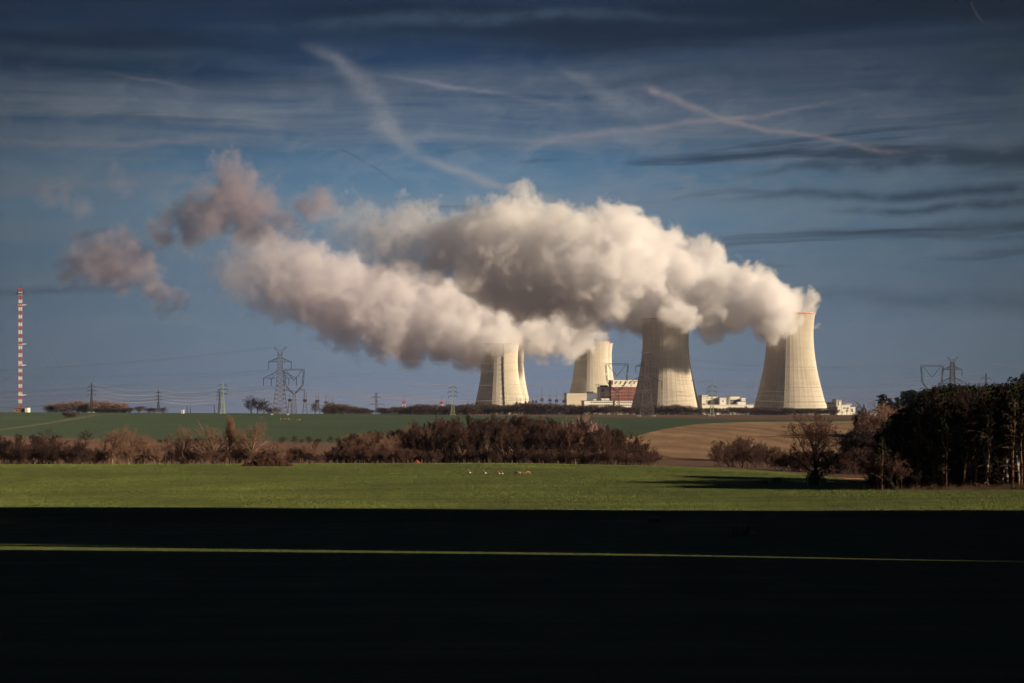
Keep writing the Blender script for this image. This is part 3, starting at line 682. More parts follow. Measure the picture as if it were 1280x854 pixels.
house('office_block', 'long white office block with three strips of dark windows', 2850, 729, 803, 500.8, 'cream', 16,
      windows=[(737, 799, 502.4, 503.8, 22, 'glass'), (737, 799, 506.0, 507.4, 22, 'glass'), (737, 799, 509.6, 511.0, 22, 'glass')],
      extra=[(741, 745, 499.2, 500.9, 'cream', 'roof_house', 2), (752, 762, 498.2, 500.9, 'cream', 'roof_house', 2), (768, 770, 500.8, 513, 'cream', 'stair_tower', -1.5)])
# roof crane on the stair block
rc = empty('roof_crane', at(748, 484, 2930), 0, 'small thin crane on the roofs left of the red building', 'crane')
MB().bar((0, 0, -18), (0, 0, 5), .5).build('mast', M['steel_dark'], rc); MB().bar((-5, 0, 4), (4, 0, 2), .4).bar((-4.6, 0, 4), (-1, 0, -2), .3).bar((0, 0, 5), (4, 0, 2), .25).build('jib', M['steel_dark'], rc)
house('long_hall', 'long low hall with a pale fascia over dark glazing, between the two big towers', 2700, 876, 945, 506, 'cream', 16, roof='cream',
      windows=[(879, 933, 510.4, 514.8, 12, 'glass'), (935, 944, 510.4, 514.8, 2, 'glass')], extra=[(933.4, 934.6, 508, 518, 'steel_dark', 'downpipe', -1)])
house('filter_block', 'stepped cream block at the left on the long hall, next to the middle tower', 2740, 876.8, 898, 495, 'cream', 16, windows=[(882, 899, 500, 505.5, 1, 'concrete'), (877.5, 881, 504.8, 506, 1, 'glass')], extra=[(876.8, 885.5, 494, 495.1, 'cream', 'roof_house', 0)])
house('vent_block', 'small white framed block with one dark slot, right of the stepped cream block', 2735, 899.5, 908, 496.6, 'white', 16, windows=[(902.5, 905, 501, 502, 1, 'glass')])
house('raised_bunker', 'pale box over a dark base standing alone on the long hall roof', 2745, 912.5, 925, 495.2, 'cream', 16, windows=[(912.6, 924.9, 499.8, 505, 1, 'blue')])
house('roof_cabin', 'small white cabin at the right end above the long hall roof', 2740, 922, 932.5, 501.8, 'white', 16, extra=[(927, 932.6, 497.6, 501.9, 'white', 'roof_house', 1)])
house('workshop', 'pale ornate block with many openings right of the nearest tower', 2750, 1029, 1051, 503, 'cream', 16, windows=[(1031, 1045, 504, 505.2, 5, 'glass'), (1030, 1050, 509, 511, 4, 'concrete'), (1044, 1056, 514, 516, 3, 'glass')])
house('workshop_tower', 'slim stair tower with a dark slit in the block right of the nearest tower', 2745, 1045.5, 1052, 499.2, 'cream', 16, windows=[(1047, 1048.4, 500.2, 507, 1, 'glass'), (1049.5, 1051, 500, 501, 1, 'glass')])
house('workshop_wing', 'low cream wing right of the slim stair tower', 2748, 1052, 1063, 505.5, 'cream', 16, windows=[(1053, 1062, 509.5, 511, 2, 'glass')], extra=[(1058, 1066, 505, 506.5, 'cream', 'roof_house', 3)])
house('end_house', 'last cream block at the right end of the power station', 2752, 1063.3, 1069.5, 508.2, 'cream', 16, windows=[(1064, 1066, 511, 515, 1, 'glass')])
house('low_shed', 'low flat cream shed behind the hedge, right of the leftmost tower', 2500, 657, 681, 510.4, 'cream', 16)
house('small_shed', 'small white shed left of the leftmost tower behind the hedge', 2700, 585.5, 590, 512, 'white', 16)
house('distant_hut', 'tiny white hut seen through the gap left of the pine wood', 1500, 1087, 1096, 515.5, 'white', 16)
# ---- mast on the left hill
def lattice(m_, w0, w1, h0, h1, n, r_, mi=0, r2=None):
    """square lattice body from height h0 (width w0) to h1 (width w1)"""
    r2 = r2 or r_ * .6
    for i in range(n):
        za, zb = h0 + (h1 - h0) * i / n, h0 + (h1 - h0) * (i + 1) / n; wa, wb = w0 + (w1 - w0) * i / n, w0 + (w1 - w0) * (i + 1) / n
        A = [(sx * wa / 2, sy * wa / 2, za) for sx, sy in ((-1, -1), (1, -1), (1, 1), (-1, 1))]; B = [(sx * wb / 2, sy * wb / 2, zb) for sx, sy in ((-1, -1), (1, -1), (1, 1), (-1, 1))]
        for k in range(4):
            m_.bar(A[k], B[k], r_, mi); m_.bar(A[k], B[(k + 1) % 4], r2, mi); m_.bar(A[(k + 1) % 4], B[k], r2, mi)
            if i: m_.bar(A[k], A[(k + 1) % 4], r2, mi)
mp = stand(25.5, 1480); MHT = (HY - 360) * 1480 / F + CZ - mp.z
mast = empty('lattice_mast', mp, .2, 'tall red and white banded lattice mast with guy wires at the far left', 'mast')
nb_ = 31
for i in range(nb_):
    z0, z1 = 4 + (MHT - 4) * i / nb_, 4 + (MHT - 4) * (i + 1) / nb_; s_ = MB(); lattice(s_, 2.1, 2.1, z0, z1 - .01, 2, .22, r2=.16)
    s_.build('section', M['red' if i % 2 == 0 else 'white'], mast)
pf = MB(); pf.box(-2.4, 2.4, -2.4, 2.4, MHT - 4.6, MHT - 4.2)
for sx in (-1, 1):
    for sy in (-1, 1): pf.bar((2.3 * sx, 2.3 * sy, MHT - 4.4), (2.3 * sx, 2.3 * sy, MHT - 1.8), .12)
pf.bar((-2.3, -2.3, MHT - 2), (2.3, -2.3, MHT - 2), .12).bar((-2.3, 2.3, MHT - 2), (2.3, 2.3, MHT - 2), .12).bar((0, 0, MHT), (0, 0, MHT + 2.5), .15).bar((-4, 0, MHT - 4), (4, 0, MHT - 3.8), .15); pf.build('platform', M['steel_dark'], mast)
for f_ in (.135, .45, .62, .86):
    z = MHT * (1 - f_); MB().bar((-2.2, 0, z), (4.6, 0, z), .22).bar((0, 0, z - 1), (4.2, 0, z), .12).box(-1.6, 1.6, -1.6, 1.6, z - .6, z - .4).build('boom', M['white'], mast)
gwm = MB()
for f_ in (.92, .62, .33):
    for k in range(3):
        a = .6 + k * 2.094; R_ = MHT * .62; gx, gy = R_ * math.cos(a), R_ * math.sin(a); gwm = MB()
        gwm.bar((math.cos(a), math.sin(a), MHT * f_), (gx, gy, gz(mp.x + gx * math.cos(.2) - gy * math.sin(.2), mp.y + gx * math.sin(.2) + gy * math.cos(.2)) - mp.z), .035); gwm.build('guy_wire', M['steel_dark'], mast)
hb = empty('mast_house', stand(26.5, 1462), 0, 'low brick and cream house at the foot of the striped mast', 'building')
k = 1462 / F
MB().box(-9.4 * k, 5.0 * k, 0, 6, -.5, 5.0 * k).build('wall', mat('orange_brick', (.42, .20, .12), .9), hb); MB().box(5.0 * k + .02, 8.6 * k, -1.0, 6.5, -.5, 5.4 * k).build('annex', M['cream'], hb)
MB().box(-9.8 * k, 5.0 * k - .02, -.4, 6.4, 5.0 * k + .003, 5.5 * k).build('roof', M['concrete'], hb)
for x_ in (-6.5, -2.5, 1.5): MB().box(x_ * k, (x_ + 1.8) * k, -.06, .2, 1.6 * k, 3.4 * k).build('window', M['glass'], hb)
cb = empty('hill_cabin', stand(228, 1380), 0, 'narrow white cabin standing alone on the green hilltop', 'cabin'); k = 1380 / F
MB().box(-1.7 * k, 1.7 * k, 0, 2, -.3, 5.0 * k).build('wall', M['white'], cb); MB().box(-1.9 * k, 1.9 * k, -.2, 2.2, 5.0 * k + .003, 5.5 * k).build('roof', M['roof'], cb); MB().box(-.5 * k, .5 * k, -.05, .1, .2 * k, 3.4 * k).build('door', M['concrete'], cb)
for px, top, lb in ((234, 508, 'thin short pole just right of the white cabin'), (238, 509, 'second short pole right of the white cabin'), (268, 507, 'short pole left of the pale green pylon'), (180, 508, None)):
    p = stand(px, 1400); h = (HY - top) * 1400 / F + CZ - p.z
    if lb:
        o = MB().tube([(0, 0, -.3), (0, 0, h)], .28, 6).build('pole', M['steel_dark']); o.location = p; tag(o, lb, 'pole')
    else:
        o = empty('wooden_pole', p, 0, 'small pole with a double crossarm between the two small hill pylons', 'pole')
        MB().tube([(0, 0, -.3), (0, 0, h)], .25, 6).build('post', M['bark'], o); MB().bar((-2.6, 0, h - .3), (2.6, 0, h - .3), .2).bar((-1.8, 0, h - 1.3), (0, 0, h - .9), .15).bar((1.8, 0, h - 1.3), (0, 0, h - .9), .15).build('crossarm', M['bark'], o)
# ================================================================ pylons
def arm(m_, x, z0, z1, w_, r_=.22):
    """triangular bracket from the body out to x: lower chord at z0, apex root at z1"""
    for sy in (-1, 1): m_.bar((math.copysign(w_ / 2, x), sy * w_ / 2, z0), (x, 0, z0), r_); m_.bar((math.copysign(w_ / 2, x), sy * w_ / 2, z1), (x, 0, z0 + .1), r_)
    for f_ in (.3, .6): xx = math.copysign(w_ / 2, x) * (1 - f_) + x * f_; m_.bar((xx, 0, z0), (xx, 0, z0 + (z1 - z0) * (1 - f_)), r_ * .7); m_.bar((xx, 0, z0), (math.copysign(w_ / 2, x) * (1.3 - f_) + x * (f_ - .3), 0, z0 + (z1 - z0) * (1.3 - f_)), r_ * .6)
def pylon_big(loc, h, label, rz=0, k=1.0, paint='steel'):
    """400 kV tower: two levels of arms, horned top"""
    root = empty('lattice_pylon', loc, rz, label, 'pylon', ); s_ = h / 42.0; r_ = .25
    b = MB(); lattice(b, 9.6 * s_, 3.6 * s_, -1, 23.5 * s_, 9, r_ * 1.2); lattice(b, 3.6 * s_, 2.4 * s_, 23.5 * s_, 38.5 * s_, 8, r_); b.build('body', M[paint], root)
    for sx in (-1, 1):
        a = MB(); arm(a, sx * 7.0 * s_, 32.6 * s_, 35.2 * s_, 2.6 * s_); a.build('crossarm', M['steel_dark'], root)
        a = MB(); arm(a, sx * 10.2 * s_, 22.6 * s_, 26.8 * s_, 3.6 * s_, .19); a.build('crossarm', M['steel_dark'], root)
        hn = MB(); hn.bar((sx * .8 * s_, 0, 37 * s_), (sx * 3.8 * s_, 0, 42 * s_), .16).bar((sx * 1.2 * s_, 0, 38.5 * s_), (0, 0, 40.0 * s_), .14).bar((sx * .6 * s_, 0, 39.6 * s_), (sx * 3.8 * s_, 0, 42 * s_), .14).build('horn', M['steel_dark'], root)
        for x_, z in ((6.9, 32.6), (10.1, 22.6), (5.4, 22.6)): MB().tube([(sx * x_ * s_, 0, z * s_), (sx * x_ * s_, 0, (z - 4.6) * s_)], .24, 5).build('insulator', M['insul'], root)
    for sx in (-1, 1):
        for sy in (-1, 1): MB().box(sx * 4.85 * s_ - .8, sx * 4.85 * s_ + .8, sy * 4.85 * s_ - .8, sy * 4.85 * s_ + .8, -1.5, .7).build('footing', M['concrete'], root)
    att = [Vector((sx * x_ * s_, 0, (z - 4.6) * s_)) for x_, z in ((6.9, 32.6), (10.1, 22.6), (5.4, 22.6)) for sx in (-1, 1)] + [Vector((sx * 3.8 * s_, 0, 42 * s_)) for sx in (-1, 1)]
    mt = Matrix.Translation(loc) @ Matrix.Rotation(rz, 4, 'Z'); return root, [mt @ a for a in att]
def pylon_portal(loc, h, label, rz=0, wf=1.0):
    """single-mast tower carrying a wide window frame with a V of insulators"""
    root = empty('window_pylon', loc, rz, label, 'pylon'); s_ = h / 34.0; r_ = .27
    b = MB(); lattice(b, 4.6 * s_, 2.0 * s_, -1, 15 * s_, 8, r_); b.build('body', M['steel'], root)
    w_ = 7.4 * s_ * wf; f_ = MB()
    for sx in (-1, 1):
        pts = [(0, 15 * s_), (sx * 3.2 * s_ * wf, 18 * s_), (sx * w_ * .88, 22 * s_), (sx * w_ * .93, 27 * s_), (sx * w_, 33.4 * s_)]
        for (xa, za), (xb, zb) in zip(pts, pts[1:]):
            for o_ in (-.7, .7): f_.bar((xa + o_, 0, za), (xb + o_, 0, zb), r_)
            f_.bar((xa - .7, 0, za), (xb + .7, 0, zb), r_ * .7).bar((xa + .7, 0, za), (xb - .7, 0, zb), r_ * .7)
        f_.bar((0, 0, 17.5 * s_), (sx * w_ * 1.1, 0, 18.2 * s_), r_).bar((sx * 3 * s_ * wf, 0, 19.5 * s_), (sx * w_ * 1.1, 0, 18.2 * s_), r_ * .8)
    f_.build('frame', M['steel_dark'], root)
    t_ = MB(); t_.bar((-w_ - .8, 0, 34 * s_), (w_ + .8, 0, 34 * s_), .24).bar((-w_, 0, 33 * s_), (w_, 0, 33 * s_), .2)
    for i in range(8): t_.bar((-w_ + i * w_ / 4, 0, 33 * s_), (-w_ + (i + 1) * w_ / 4, 0, 34 * s_), .15)
    t_.build('crossarm', M['steel_dark'], root)
    for sx in (-1, 1):
        MB().tube([(sx * w_ * .8, 0, 33 * s_), (0, 0, 25.5 * s_)], .28, 5).build('insulator', M['insul'], root)
        MB().tube([(sx * w_ * 1.08, 0, 18 * s_), (sx * w_ * 1.08, 0, 9.8 * s_)], .28, 5).build('insulator', M['insul'], root)
    att = [Vector((0, 0, 25.5 * s_)), Vector((-w_ * 1.08, 0, 9.8 * s_)), Vector((w_ * 1.08, 0, 9.8 * s_)), Vector((-w_, 0, 34 * s_)), Vector((w_, 0, 34 * s_))]
    mt = Matrix.Translation(loc) @ Matrix.Rotation(rz, 4, 'Z'); return root, [mt @ a for a in att]
def pylon_small(loc, h, label, rz=0, paint='steel_dark', n_arm=3):
    """110 kV tower: tapering body with three pairs of short arms"""
    root = empty('small_pylon', loc, rz, label, 'pylon'); s_ = h / 26.0
    b = MB(); lattice(b, 3.2 * s_, 1.1 * s_, -.6, 15 * s_, 6, .15); lattice(b, 1.1 * s_, .5 * s_, 15 * s_, 25 * s_, 6, .13); b.bar((0, 0, 25 * s_), (0, 0, 26 * s_), .15); b.build('body', M[paint], root); att = [Vector((0, 0, 26 * s_))]
    for z, x_ in ((15.3, 3.3), (18.8, 3.9), (22.3, 3.0))[3 - n_arm:]:
        for sx in (-1, 1):
            a = MB(); a.bar((0, 0, z * s_), (sx * x_ * s_, 0, z * s_), .15).bar((0, 0, (z + 1.2) * s_), (sx * x_ * s_, 0, z * s_), .12); a.build('crossarm', M['steel_dark'], root)
            MB().tube([(sx * x_ * s_, 0, z * s_), (sx * x_ * s_, 0, (z - 1.5) * s_)], .16, 5).build('insulator', M['insul'], root); att.append(Vector((sx * x_ * s_, 0, (z - 1.5) * s_)))
    for sx in (-1, 1):
        for sy in (-1, 1): MB().box(sx * 1.65 * s_ - .5, sx * 1.65 * s_ + .5, sy * 1.65 * s_ - .5, sy * 1.65 * s_ + .5, -1, .5).build('footing', M['concrete'], root)
    mt = Matrix.Translation(loc) @ Matrix.Rotation(rz, 4, 'Z'); return root, [mt @ a for a in att]
def hgt(px, top, D): p = stand(px, D); return p, (HY - top) * D / F + CZ - p.z
PY = {}
def mk(key, fn, px, top, D, label, **k): p, h = hgt(px, top, D); PY[key] = fn(p, h, label, **k)[1]
mk('A1', pylon_big, 350, 433.5, 1330, 'tallest grey lattice pylon with horned top, on the hill left of the steam', rz=.12)
mk('A2', pylon_big, 808, 440, 1480, 'big lattice pylon standing before the middle cooling tower', rz=.05)
mk('A3', pylon_big, 1190.5, 446, 1500, 'horned lattice pylon rising above the pine wood at right', rz=-.05)
mk('B1', pylon_portal, 367.5, 461.5, 1850, 'grey pylon with a square window frame touching the tallest pylon', rz=.1)
mk('B2', pylon_portal, 771, 454.5, 2000, 'window-framed pylon in front of the red panelled building')
mk('B3', pylon_portal, 1165, 456.5, 2000, 'window-framed pylon above the dark conifers at right', rz=-.05)
mk('C1', pylon_small, 114.5, 478, 1420, 'small dark pylon rising over the pinkish trees on the left hill')
mk('C2', pylon_small, 198, 487, 1500, 'small dark pylon between the hedge end and the round bush on the left hill')
mk('C3', pylon_small, 278.5, 475.5, 1390, 'pale green painted pylon on the left hilltop with a darker one behind', paint='steel_green')
mk('C4', pylon_small, 274.5, 486.5, 1700, 'smaller dark pylon half hidden behind the pale green one')
mk('C5', pylon_small, 566, 479, 1480, 'slim pale green pylon left of the leftmost cooling tower', paint='steel_green')
mk('C6', pylon_small, 890, 477.5, 1480, 'slim green-grey pylon in front of the long hall', paint='steel_green')
mk('C7', pylon_small, 1232.5, 465.5, 1600, 'small pylon top just visible over the right-hand wood')
def pylon_tee(loc, h, label):
    root = empty('armed_pylon', loc, 0, label, 'pylon'); s_ = h / 26.0; b = MB(); lattice(b, 2.6 * s_, 1.8 * s_, -.6, 26 * s_, 10, .26, r2=.2); b.build('body', M['blue'], root); att = []
    for z, x_ in ((20.5, 7.5), (12.2, 10.5)):
        for sx in (-1, 1):
            MB().bar((0, 0, (z + 1.2) * s_), (sx * x_ * .7 * s_, 0, (z + .6) * s_), .3).bar((sx * x_ * .7 * s_, 0, (z + .6) * s_), (sx * x_ * s_, 0, (z - 1.6) * s_), .25).bar((0, 0, (z - .6) * s_), (sx * x_ * .7 * s_, 0, (z + .6) * s_), .2).build('crossarm', M['blue'], root); att.append(Vector((sx * x_ * s_, 0, (z - 1.6) * s_)))
    MB().bar((-3.6 * s_, 0, 26 * s_), (3.6 * s_, 0, 26 * s_), .25).build('crossarm', M['blue'], root)
    return root, [loc + a for a in att]
mk('D1', pylon_tee, 470.5, 491.5, 1900, 'blue-grey pylon with two pairs of drooping arms, in the gap of the skyline hedge')
# ---- switchyard gantries: splayed legs, head, lightning spikes
def gantry(px, top, D, label, twin=False, paint='steel', head=.55, group=None, wide=1.0, ax='steel_dark'):
    p, h = hgt(px, top, D); root = empty('switchyard_gantry', p, 0, label, 'gantry', group); w_ = 2.4 * wide
    hz = h * head; l_ = MB()
    for sx in (-1, 1):
        l_.bar((sx * w_, -1.5, -.5), (sx * w_ * .45, 0, hz), .32).bar((sx * w_, 1.5, -.5), (sx * w_ * .45, 0, hz), .32)
        for i in range(3): f_ = (i + .5) / 3.2; l_.bar((sx * w_ * (1 - .55 * f_), -1.5 * (1 - f_), hz * f_), (-sx * w_ * (1 - .55 * (f_ + .25)), -1.2 * (1 - f_), hz * (f_ + .25)), .16)
    l_.build('legs', M[paint], root)
    MB().box(-w_ * .75, w_ * .75, -1.2, 1.2, hz - .1, hz + max(1.6, h * .09)).build('head_beam', M[ax], root)
    for sx in ((-1, 1) if twin else (0,)): MB().tube([(sx * w_ * .5, 0, hz + 1), (sx * w_ * .5, 0, h * .8), (sx * w_ * .5, 0, h)], [.42, .28, .12], 5).build('spike', M['red' if paint == 'white' else paint], root)
    return p + Vector((0, 0, hz))
q1 = []
for px, top, D, tw_, pt, lb in [(362.3, 488, 1900, False, 'steel', 'slim gantry mast tucked between the tallest pylon and its window-framed neighbour'), (381.3, 489, 1900, True, 'steel', 'twin-spiked gantry, first one right of the window-framed pylon at left'),
        (396.8, 490, 1900, True, 'steel', 'twin-spiked gantry above the small round dark tree'), (407.6, 493, 1950, False, 'steel', 'bare grey gantry mast right of the twin-spiked pair'), (411.2, 495.5, 1950, False, 'steel', 'reddish gantry mast, middle of three close together left of the hedge'),
        (415.6, 495, 1950, False, 'steel', 'gantry mast third of three close together left of the hedge'), (418.7, 502, 1900, False, 'steel', 'short dark post at the left end of the long hedge'),
        (505, 492.5, 2000, False, 'white', 'red and white gantry standing alone over the hedge left of the green pylon'), (551.8, 493.5, 2000, False, 'white', 'red and white gantry just left of the slim green pylon'),
        (544, 502, 2000, False, 'white', 'short red and white gantry left of the two bigger ones'), (559.5, 500, 2100, True, 'blue', 'dark blue twin gantry touching the slim green pylon'), (584.7, 498.5, 2100, False, 'blue', 'dark blue post left of the leftmost cooling tower'), (520.8, 506.5, 2000, False, 'blue', 'stubby dark post between the red and white gantries')]:
    q1.append(gantry(px, top, D, lb, tw_, pt, ax='red' if pt == 'white' else 'steel_dark'))
q2 = []
for i, (px, top, hd) in enumerate([(646, 496, .62), (650.3, 497, .6), (657, 495, .62), (661.3, 494, .6), (666.2, 492, .58), (670.2, 492, .58)]):
    q2.append(gantry(px, top, 2300, ['dark-headed gantry in the low row, %s' % w_ for w_ in ('leftmost and right before the lit tower wall', 'second from the left, before the lit tower wall', 'third from the left, near the tower corner', 'fourth from the left, just clear of the tower wall', 'fifth from the left, over the cream shed', 'sixth and last of the row over the cream shed')][i], False, 'blue', hd, wide=.7))
for px, top, lb in [(677.5, 484.5, 'tallest dark gantry with a thin spike between the two far tower pairs'), (687.6, 485.5, 'tall spiked gantry second of four left of the beige block'), (695.6, 487, 'tall spiked gantry third of four left of the beige block'), (705, 488, 'spiked gantry touching the left side of the beige block')]:
    q2.append(gantry(px, top, 2350, lb, False, 'blue', .52, wide=1.1))
# ================================================================ wires
def span(m_, a, b, sag, r_=.05, n=14):
    pts = [a.lerp(b, i / n) - Vector((0, 0, sag * 4 * (i / n) * (1 - i / n))) for i in range(n + 1)]; m_.tube(pts, r_, 3, cap=False)
def line(label, A, B, sag, order=None, r_=.034):
    root = empty('power_line', (0, 0, 0), 0, label, 'power line')
    root.location = (A[0] + B[0]) / 2
    for i in range(min(len(A), len(B))):
        m_ = MB(); span(m_, A[i] - root.location, B[i] - root.location, sag, r_); m_.build('wire', M['alu'], root)
off = lambda L_, d: [p + Vector(d) for p in L_]
line('wires sweeping from the tallest pylon across to the pylon before the middle tower', PY['A1'], PY['A2'], 10, r_=.05)
line('wires from the middle tower pylon rising to the one above the pine wood', PY['A2'], PY['A3'], 10, r_=.05)
line('wires leaving the tallest pylon towards the left edge', off(PY['A1'], (-420, 60, -14)), PY['A1'], 9, r_=.05)
line('wires leaving the right-hand horned pylon behind the wood', PY['A3'], off(PY['A3'], (330, 0, -22)), 9, r_=.05)
line('wires between the left and middle window-framed pylons', PY['B1'], PY['B2'], 6, r_=.05)
line('wires between the middle and right window-framed pylons', PY['B2'], PY['B3'], 6, r_=.05)
line('wires from the left window-framed pylon out past the mast', off(PY['B1'], (-520, 100, -4)), PY['B1'], 6, r_=.045)
line('thin wires from beyond the left edge to the first small hill pylon', off(PY['C1'], (-260, 60, 2)), PY['C1'], 5)
line('thin wires between the two small dark hill pylons', PY['C1'], PY['C2'], 3)
line('thin wires from the second small hill pylon to the dark one behind the green', PY['C2'], PY['C4'], 3)
line('thin wires from the left edge to the pale green hilltop pylon', off(PY['C3'], (-380, 40, -4)), PY['C3'], 6)
line('thin wires from the green hilltop pylon to the slim green one by the towers', PY['C3'], PY['C5'], 5, r_=.045)
line('thin wires between the slim green pylon and the one at the long hall', PY['C5'], PY['C6'], 5, r_=.045)
line('thin wires from the long hall pylon over to the far right', PY['C6'], PY['C7'], 5)
line('dark busbar wires between the switchyard gantries and the drooping-arm pylon', [q1[0], q1[1] + Vector((0, 0, .5))], [q1[1], PY['D1'][1]], 4, r_=.10)
for i, (lb, a, b) in enumerate([('short busbar between the two twin-spiked gantries', q1[1], q1[2]), ('short busbar from the twin gantry to the three close masts', q1[2], q1[4]), ('long dark busbar sagging from the three masts to the drooping-arm pylon', q1[5], PY['D1'][2]),
        ('busbar between the drooping-arm pylon and the red and white gantry', PY['D1'][3], q1[7]), ('busbar between the two red and white gantries', q1[7], q1[8]), ('busbar over the low row of dark-headed gantries', q2[1], q2[5]), ('busbar among the tall spiked gantries, left half', q2[6], q2[7]), ('busbar among the tall spiked gantries, right half', q2[7], q2[9])]):
    m_ = MB(); span(m_, a - (a + b) / 2, b - (a + b) / 2, 3, .10, 10); o = m_.build('busbar', M['insul']); o.location = (a + b) / 2; tag(o, lb, 'wire')
rnd = random.Random(77)
H0 = 10.0        # every prototype is this tall, scaled on placement
def bt(n, sp, seed, bark, twg, **k): return bare_tree(n, H0, sp, seed, M[bark], TW[twg], **k)
def ct(seed, bark, twg, **k): return crown_tree("bare_tree", H0, seed, M[bark], TW[twg], **{**dict(limbs=9, m=(0, 7, 5, 4, 3), tw=.026), **k})
T_tawny = [ct(11, 'bark_pale', 'tawny'), ct(12, 'bark_pale', 'tawny', wide=.8), ct(19, 'bark_pale', 'tawny', wide=1.1)]
T_dark = [bt('bare_tree', .9, 13, 'bark', 'dark', up=.5), bt('bare_tree', .75, 14, 'bark', 'russet', up=.6), bt('bare_tree', 1.0, 15, 'bark', 'dark', up=.4, fork=.2), bt('bare_tree', .85, 16, 'bark', 'russet', up=.5)]
T_round = [ct(17, 'bark', 'dark', wide=1.15, tw=.034)]
T_poplar = [crown_tree('poplar', H0, 18, M['bark_pale'], TW['tawny'], limbs=14, m=(0, 9, 5, 4, 3), tw=.03, wide=.16)]
T_pink = [hedge_bush('bare_tree', H0, 38, TW['pink'], .8, 2200), hedge_bush('bare_tree', H0, 39, TW['pink'], 1.0, 2200)]
for p_ in T_pink: p_.root['category'] = 'tree'
S_tawny = [bt('shrub', .9, 31, 'bark_pale', 'tawny', stems=7, levels=4, trunk_r=.10, nb=(5, 4, 4), tw=.05, cat='shrub'), bt('shrub', 1., 32, 'bark', 'russet', stems=8, levels=4, trunk_r=.10, nb=(5, 4, 4), tw=.05, cat='shrub')]
S_dark = [bt('shrub', 1., 33, 'bark', 'dark', stems=9, levels=4, trunk_r=.10, nb=(5, 4, 4), tw=.06, cat='shrub'), bt('shrub', 1., 34, 'bark', 'russet', stems=8, levels=4, trunk_r=.10, nb=(5, 4, 4), tw=.05, cat='shrub')]
S_hedge = [hedge_bush('hedge_bush', H0, 35, TW['hedge'], 1.1), hedge_bush('hedge_bush', H0, 36, TW['hedge'], 1.4), hedge_bush('hedge_bush', H0, 37, TW['hedge'], .9)]
for p_ in S_hedge: p_.root['category'] = 'bush'
TALL = {'bare_tree': 1.13, 'shrub': 1.22, 'hedge_bush': 1.12, 'poplar': 1.1}     # the topmost twigs are too fine to count as outline
def put(protos, px, top, D, label, group=None, wk=1.0, name=None):
    """stand a plant at a column and distance so that its top reaches the given row"""
    p = stand(px, D); h = (HY - top) * D / F + CZ - p.z; h = (h + (3.0 * D / F if D > 1200 else 0)) * TALL.get(protos[0].root.name.split('.')[0], 1.0); k = max(h, .8) / H0
    o = rnd.choice(protos).place(p, rnd.uniform(0, 6.28), (k * wk, k * wk, k), label, group)
    return o
# ---- the belt along the stream, from the west
LB = 'shoulder-high to tree-high '
single = [
 (T_round, 62, 538, 575, 1.3, 'large round-crowned dark bare tree in the valley belt, biggest one under the striped mast'),
 (T_round, 100, 549, 572, 1.3, 'low round dark bare tree between the big dark round tree and the pale tawny pair'),
 (T_tawny, 140, 534, 565, 1.25, 'tawny bare tree, left one of the pale pair below the small hilltop pylon'),
 (T_tawny, 160, 535, 568, 1.25, 'tawny bare tree, right one of the pale pair below the small hilltop pylon'),
 (T_tawny, 180, 542, 570, 1.3, 'low spreading tawny bare tree just right of the pale pair'),
 (T_tawny, 228, 534, 575, 1.0, 'slim tawny bare tree straight below the white hilltop cabin'),
 (T_tawny, 266, 531, 570, 1.1, 'tawny bare tree touching the left side of the slender poplar'),
 (T_poplar, 287, 520, 572, .38, 'slender upright poplar, narrowest and pointed tree of the valley belt'),
 (T_tawny, 300, 540, 575, .9, 'small tawny bare tree squeezed between the poplar and the tall pale tree'),
 (T_tawny, 316, 526, 568, 1.0, 'tallest pale tawny bare tree, standing right above the dark soil heap'),
 (T_tawny, 352, 556, 560, .9, 'thin pale-stemmed tree rising behind the dark soil heap'),
 (T_pink, 733, 524, 600, .8, 'pale pinkish bare tree poking out above the east end of the dark wood')]
for pr, px, top, D, wk, lb in single: put(pr, px, top, D, lb, None, wk)
g1 = 'brown bushes filling the foot of the valley belt'
for i in range(74):
    px = -14 + i * 6.1 + rnd.uniform(-3, 3)
    if px > 442: break
    top = (557 if px < 60 else 562 if px < 180 else 566) + rnd.uniform(-6, 6)
    pr = S_dark if px < 110 or rnd.random() < .35 else S_tawny
    put(pr, px, top, rnd.uniform(553, 585), 'brown leafless bush in the valley belt west of the dense wood', g1, 1.0)
for i in range(9):
    put(T_dark, -16 + i * 8 + rnd.uniform(-2, 2), 548 + rnd.uniform(-4, 7), rnd.uniform(560, 590), 'dark leafless tree in the thicket at the far left end of the valley belt', 'dark trees of the far left thicket')
g2 = 'slim brown trees standing in the belt between the poplar and the dense wood'
for px in (193, 206, 217, 243, 252, 330, 341, 366, 378, 388, 398, 407, 418, 428): put(T_dark + T_tawny[:1], px, 557 + rnd.uniform(-6, 8), rnd.uniform(560, 590), 'slim brown leafless tree rising from the bushes of the valley belt', g2, .85)
# the dense wood
edge = [(425, 549), (445, 544), (470, 541), (500, 539), (520, 534), (545, 530), (562, 525), (585, 528), (605, 525), (640, 527), (680, 528), (700, 530), (730, 532), (760, 538), (785, 545), (803, 553), (818, 563)]
g3 = 'leafless trees of the dense dark wood'
for row, (D, dy, step) in enumerate([(600, 0, 5.6), (580, 2.0, 6.0), (562, 7, 7.0)]):
    px = 424 + row * 2
    while px < 816 - row * 4:
        top = np.interp(px, [e[0] for e in edge], [e[1] for e in edge]) + dy + rnd.choice((rnd.uniform(-3, 4), rnd.uniform(-4, 8)))
        if rnd.random() < (.3 if 430 < px < 500 else .05): pr = T_tawny
        else: pr = T_dark
        put(pr, px + rnd.uniform(-2, 2), top, D + rnd.uniform(-8, 8), 'brown leafless tree standing in the dense dark wood behind the lit field', g3, .9)
        px += step + rnd.uniform(-1, 1)
g4 = 'low brush along the front of the dense wood'
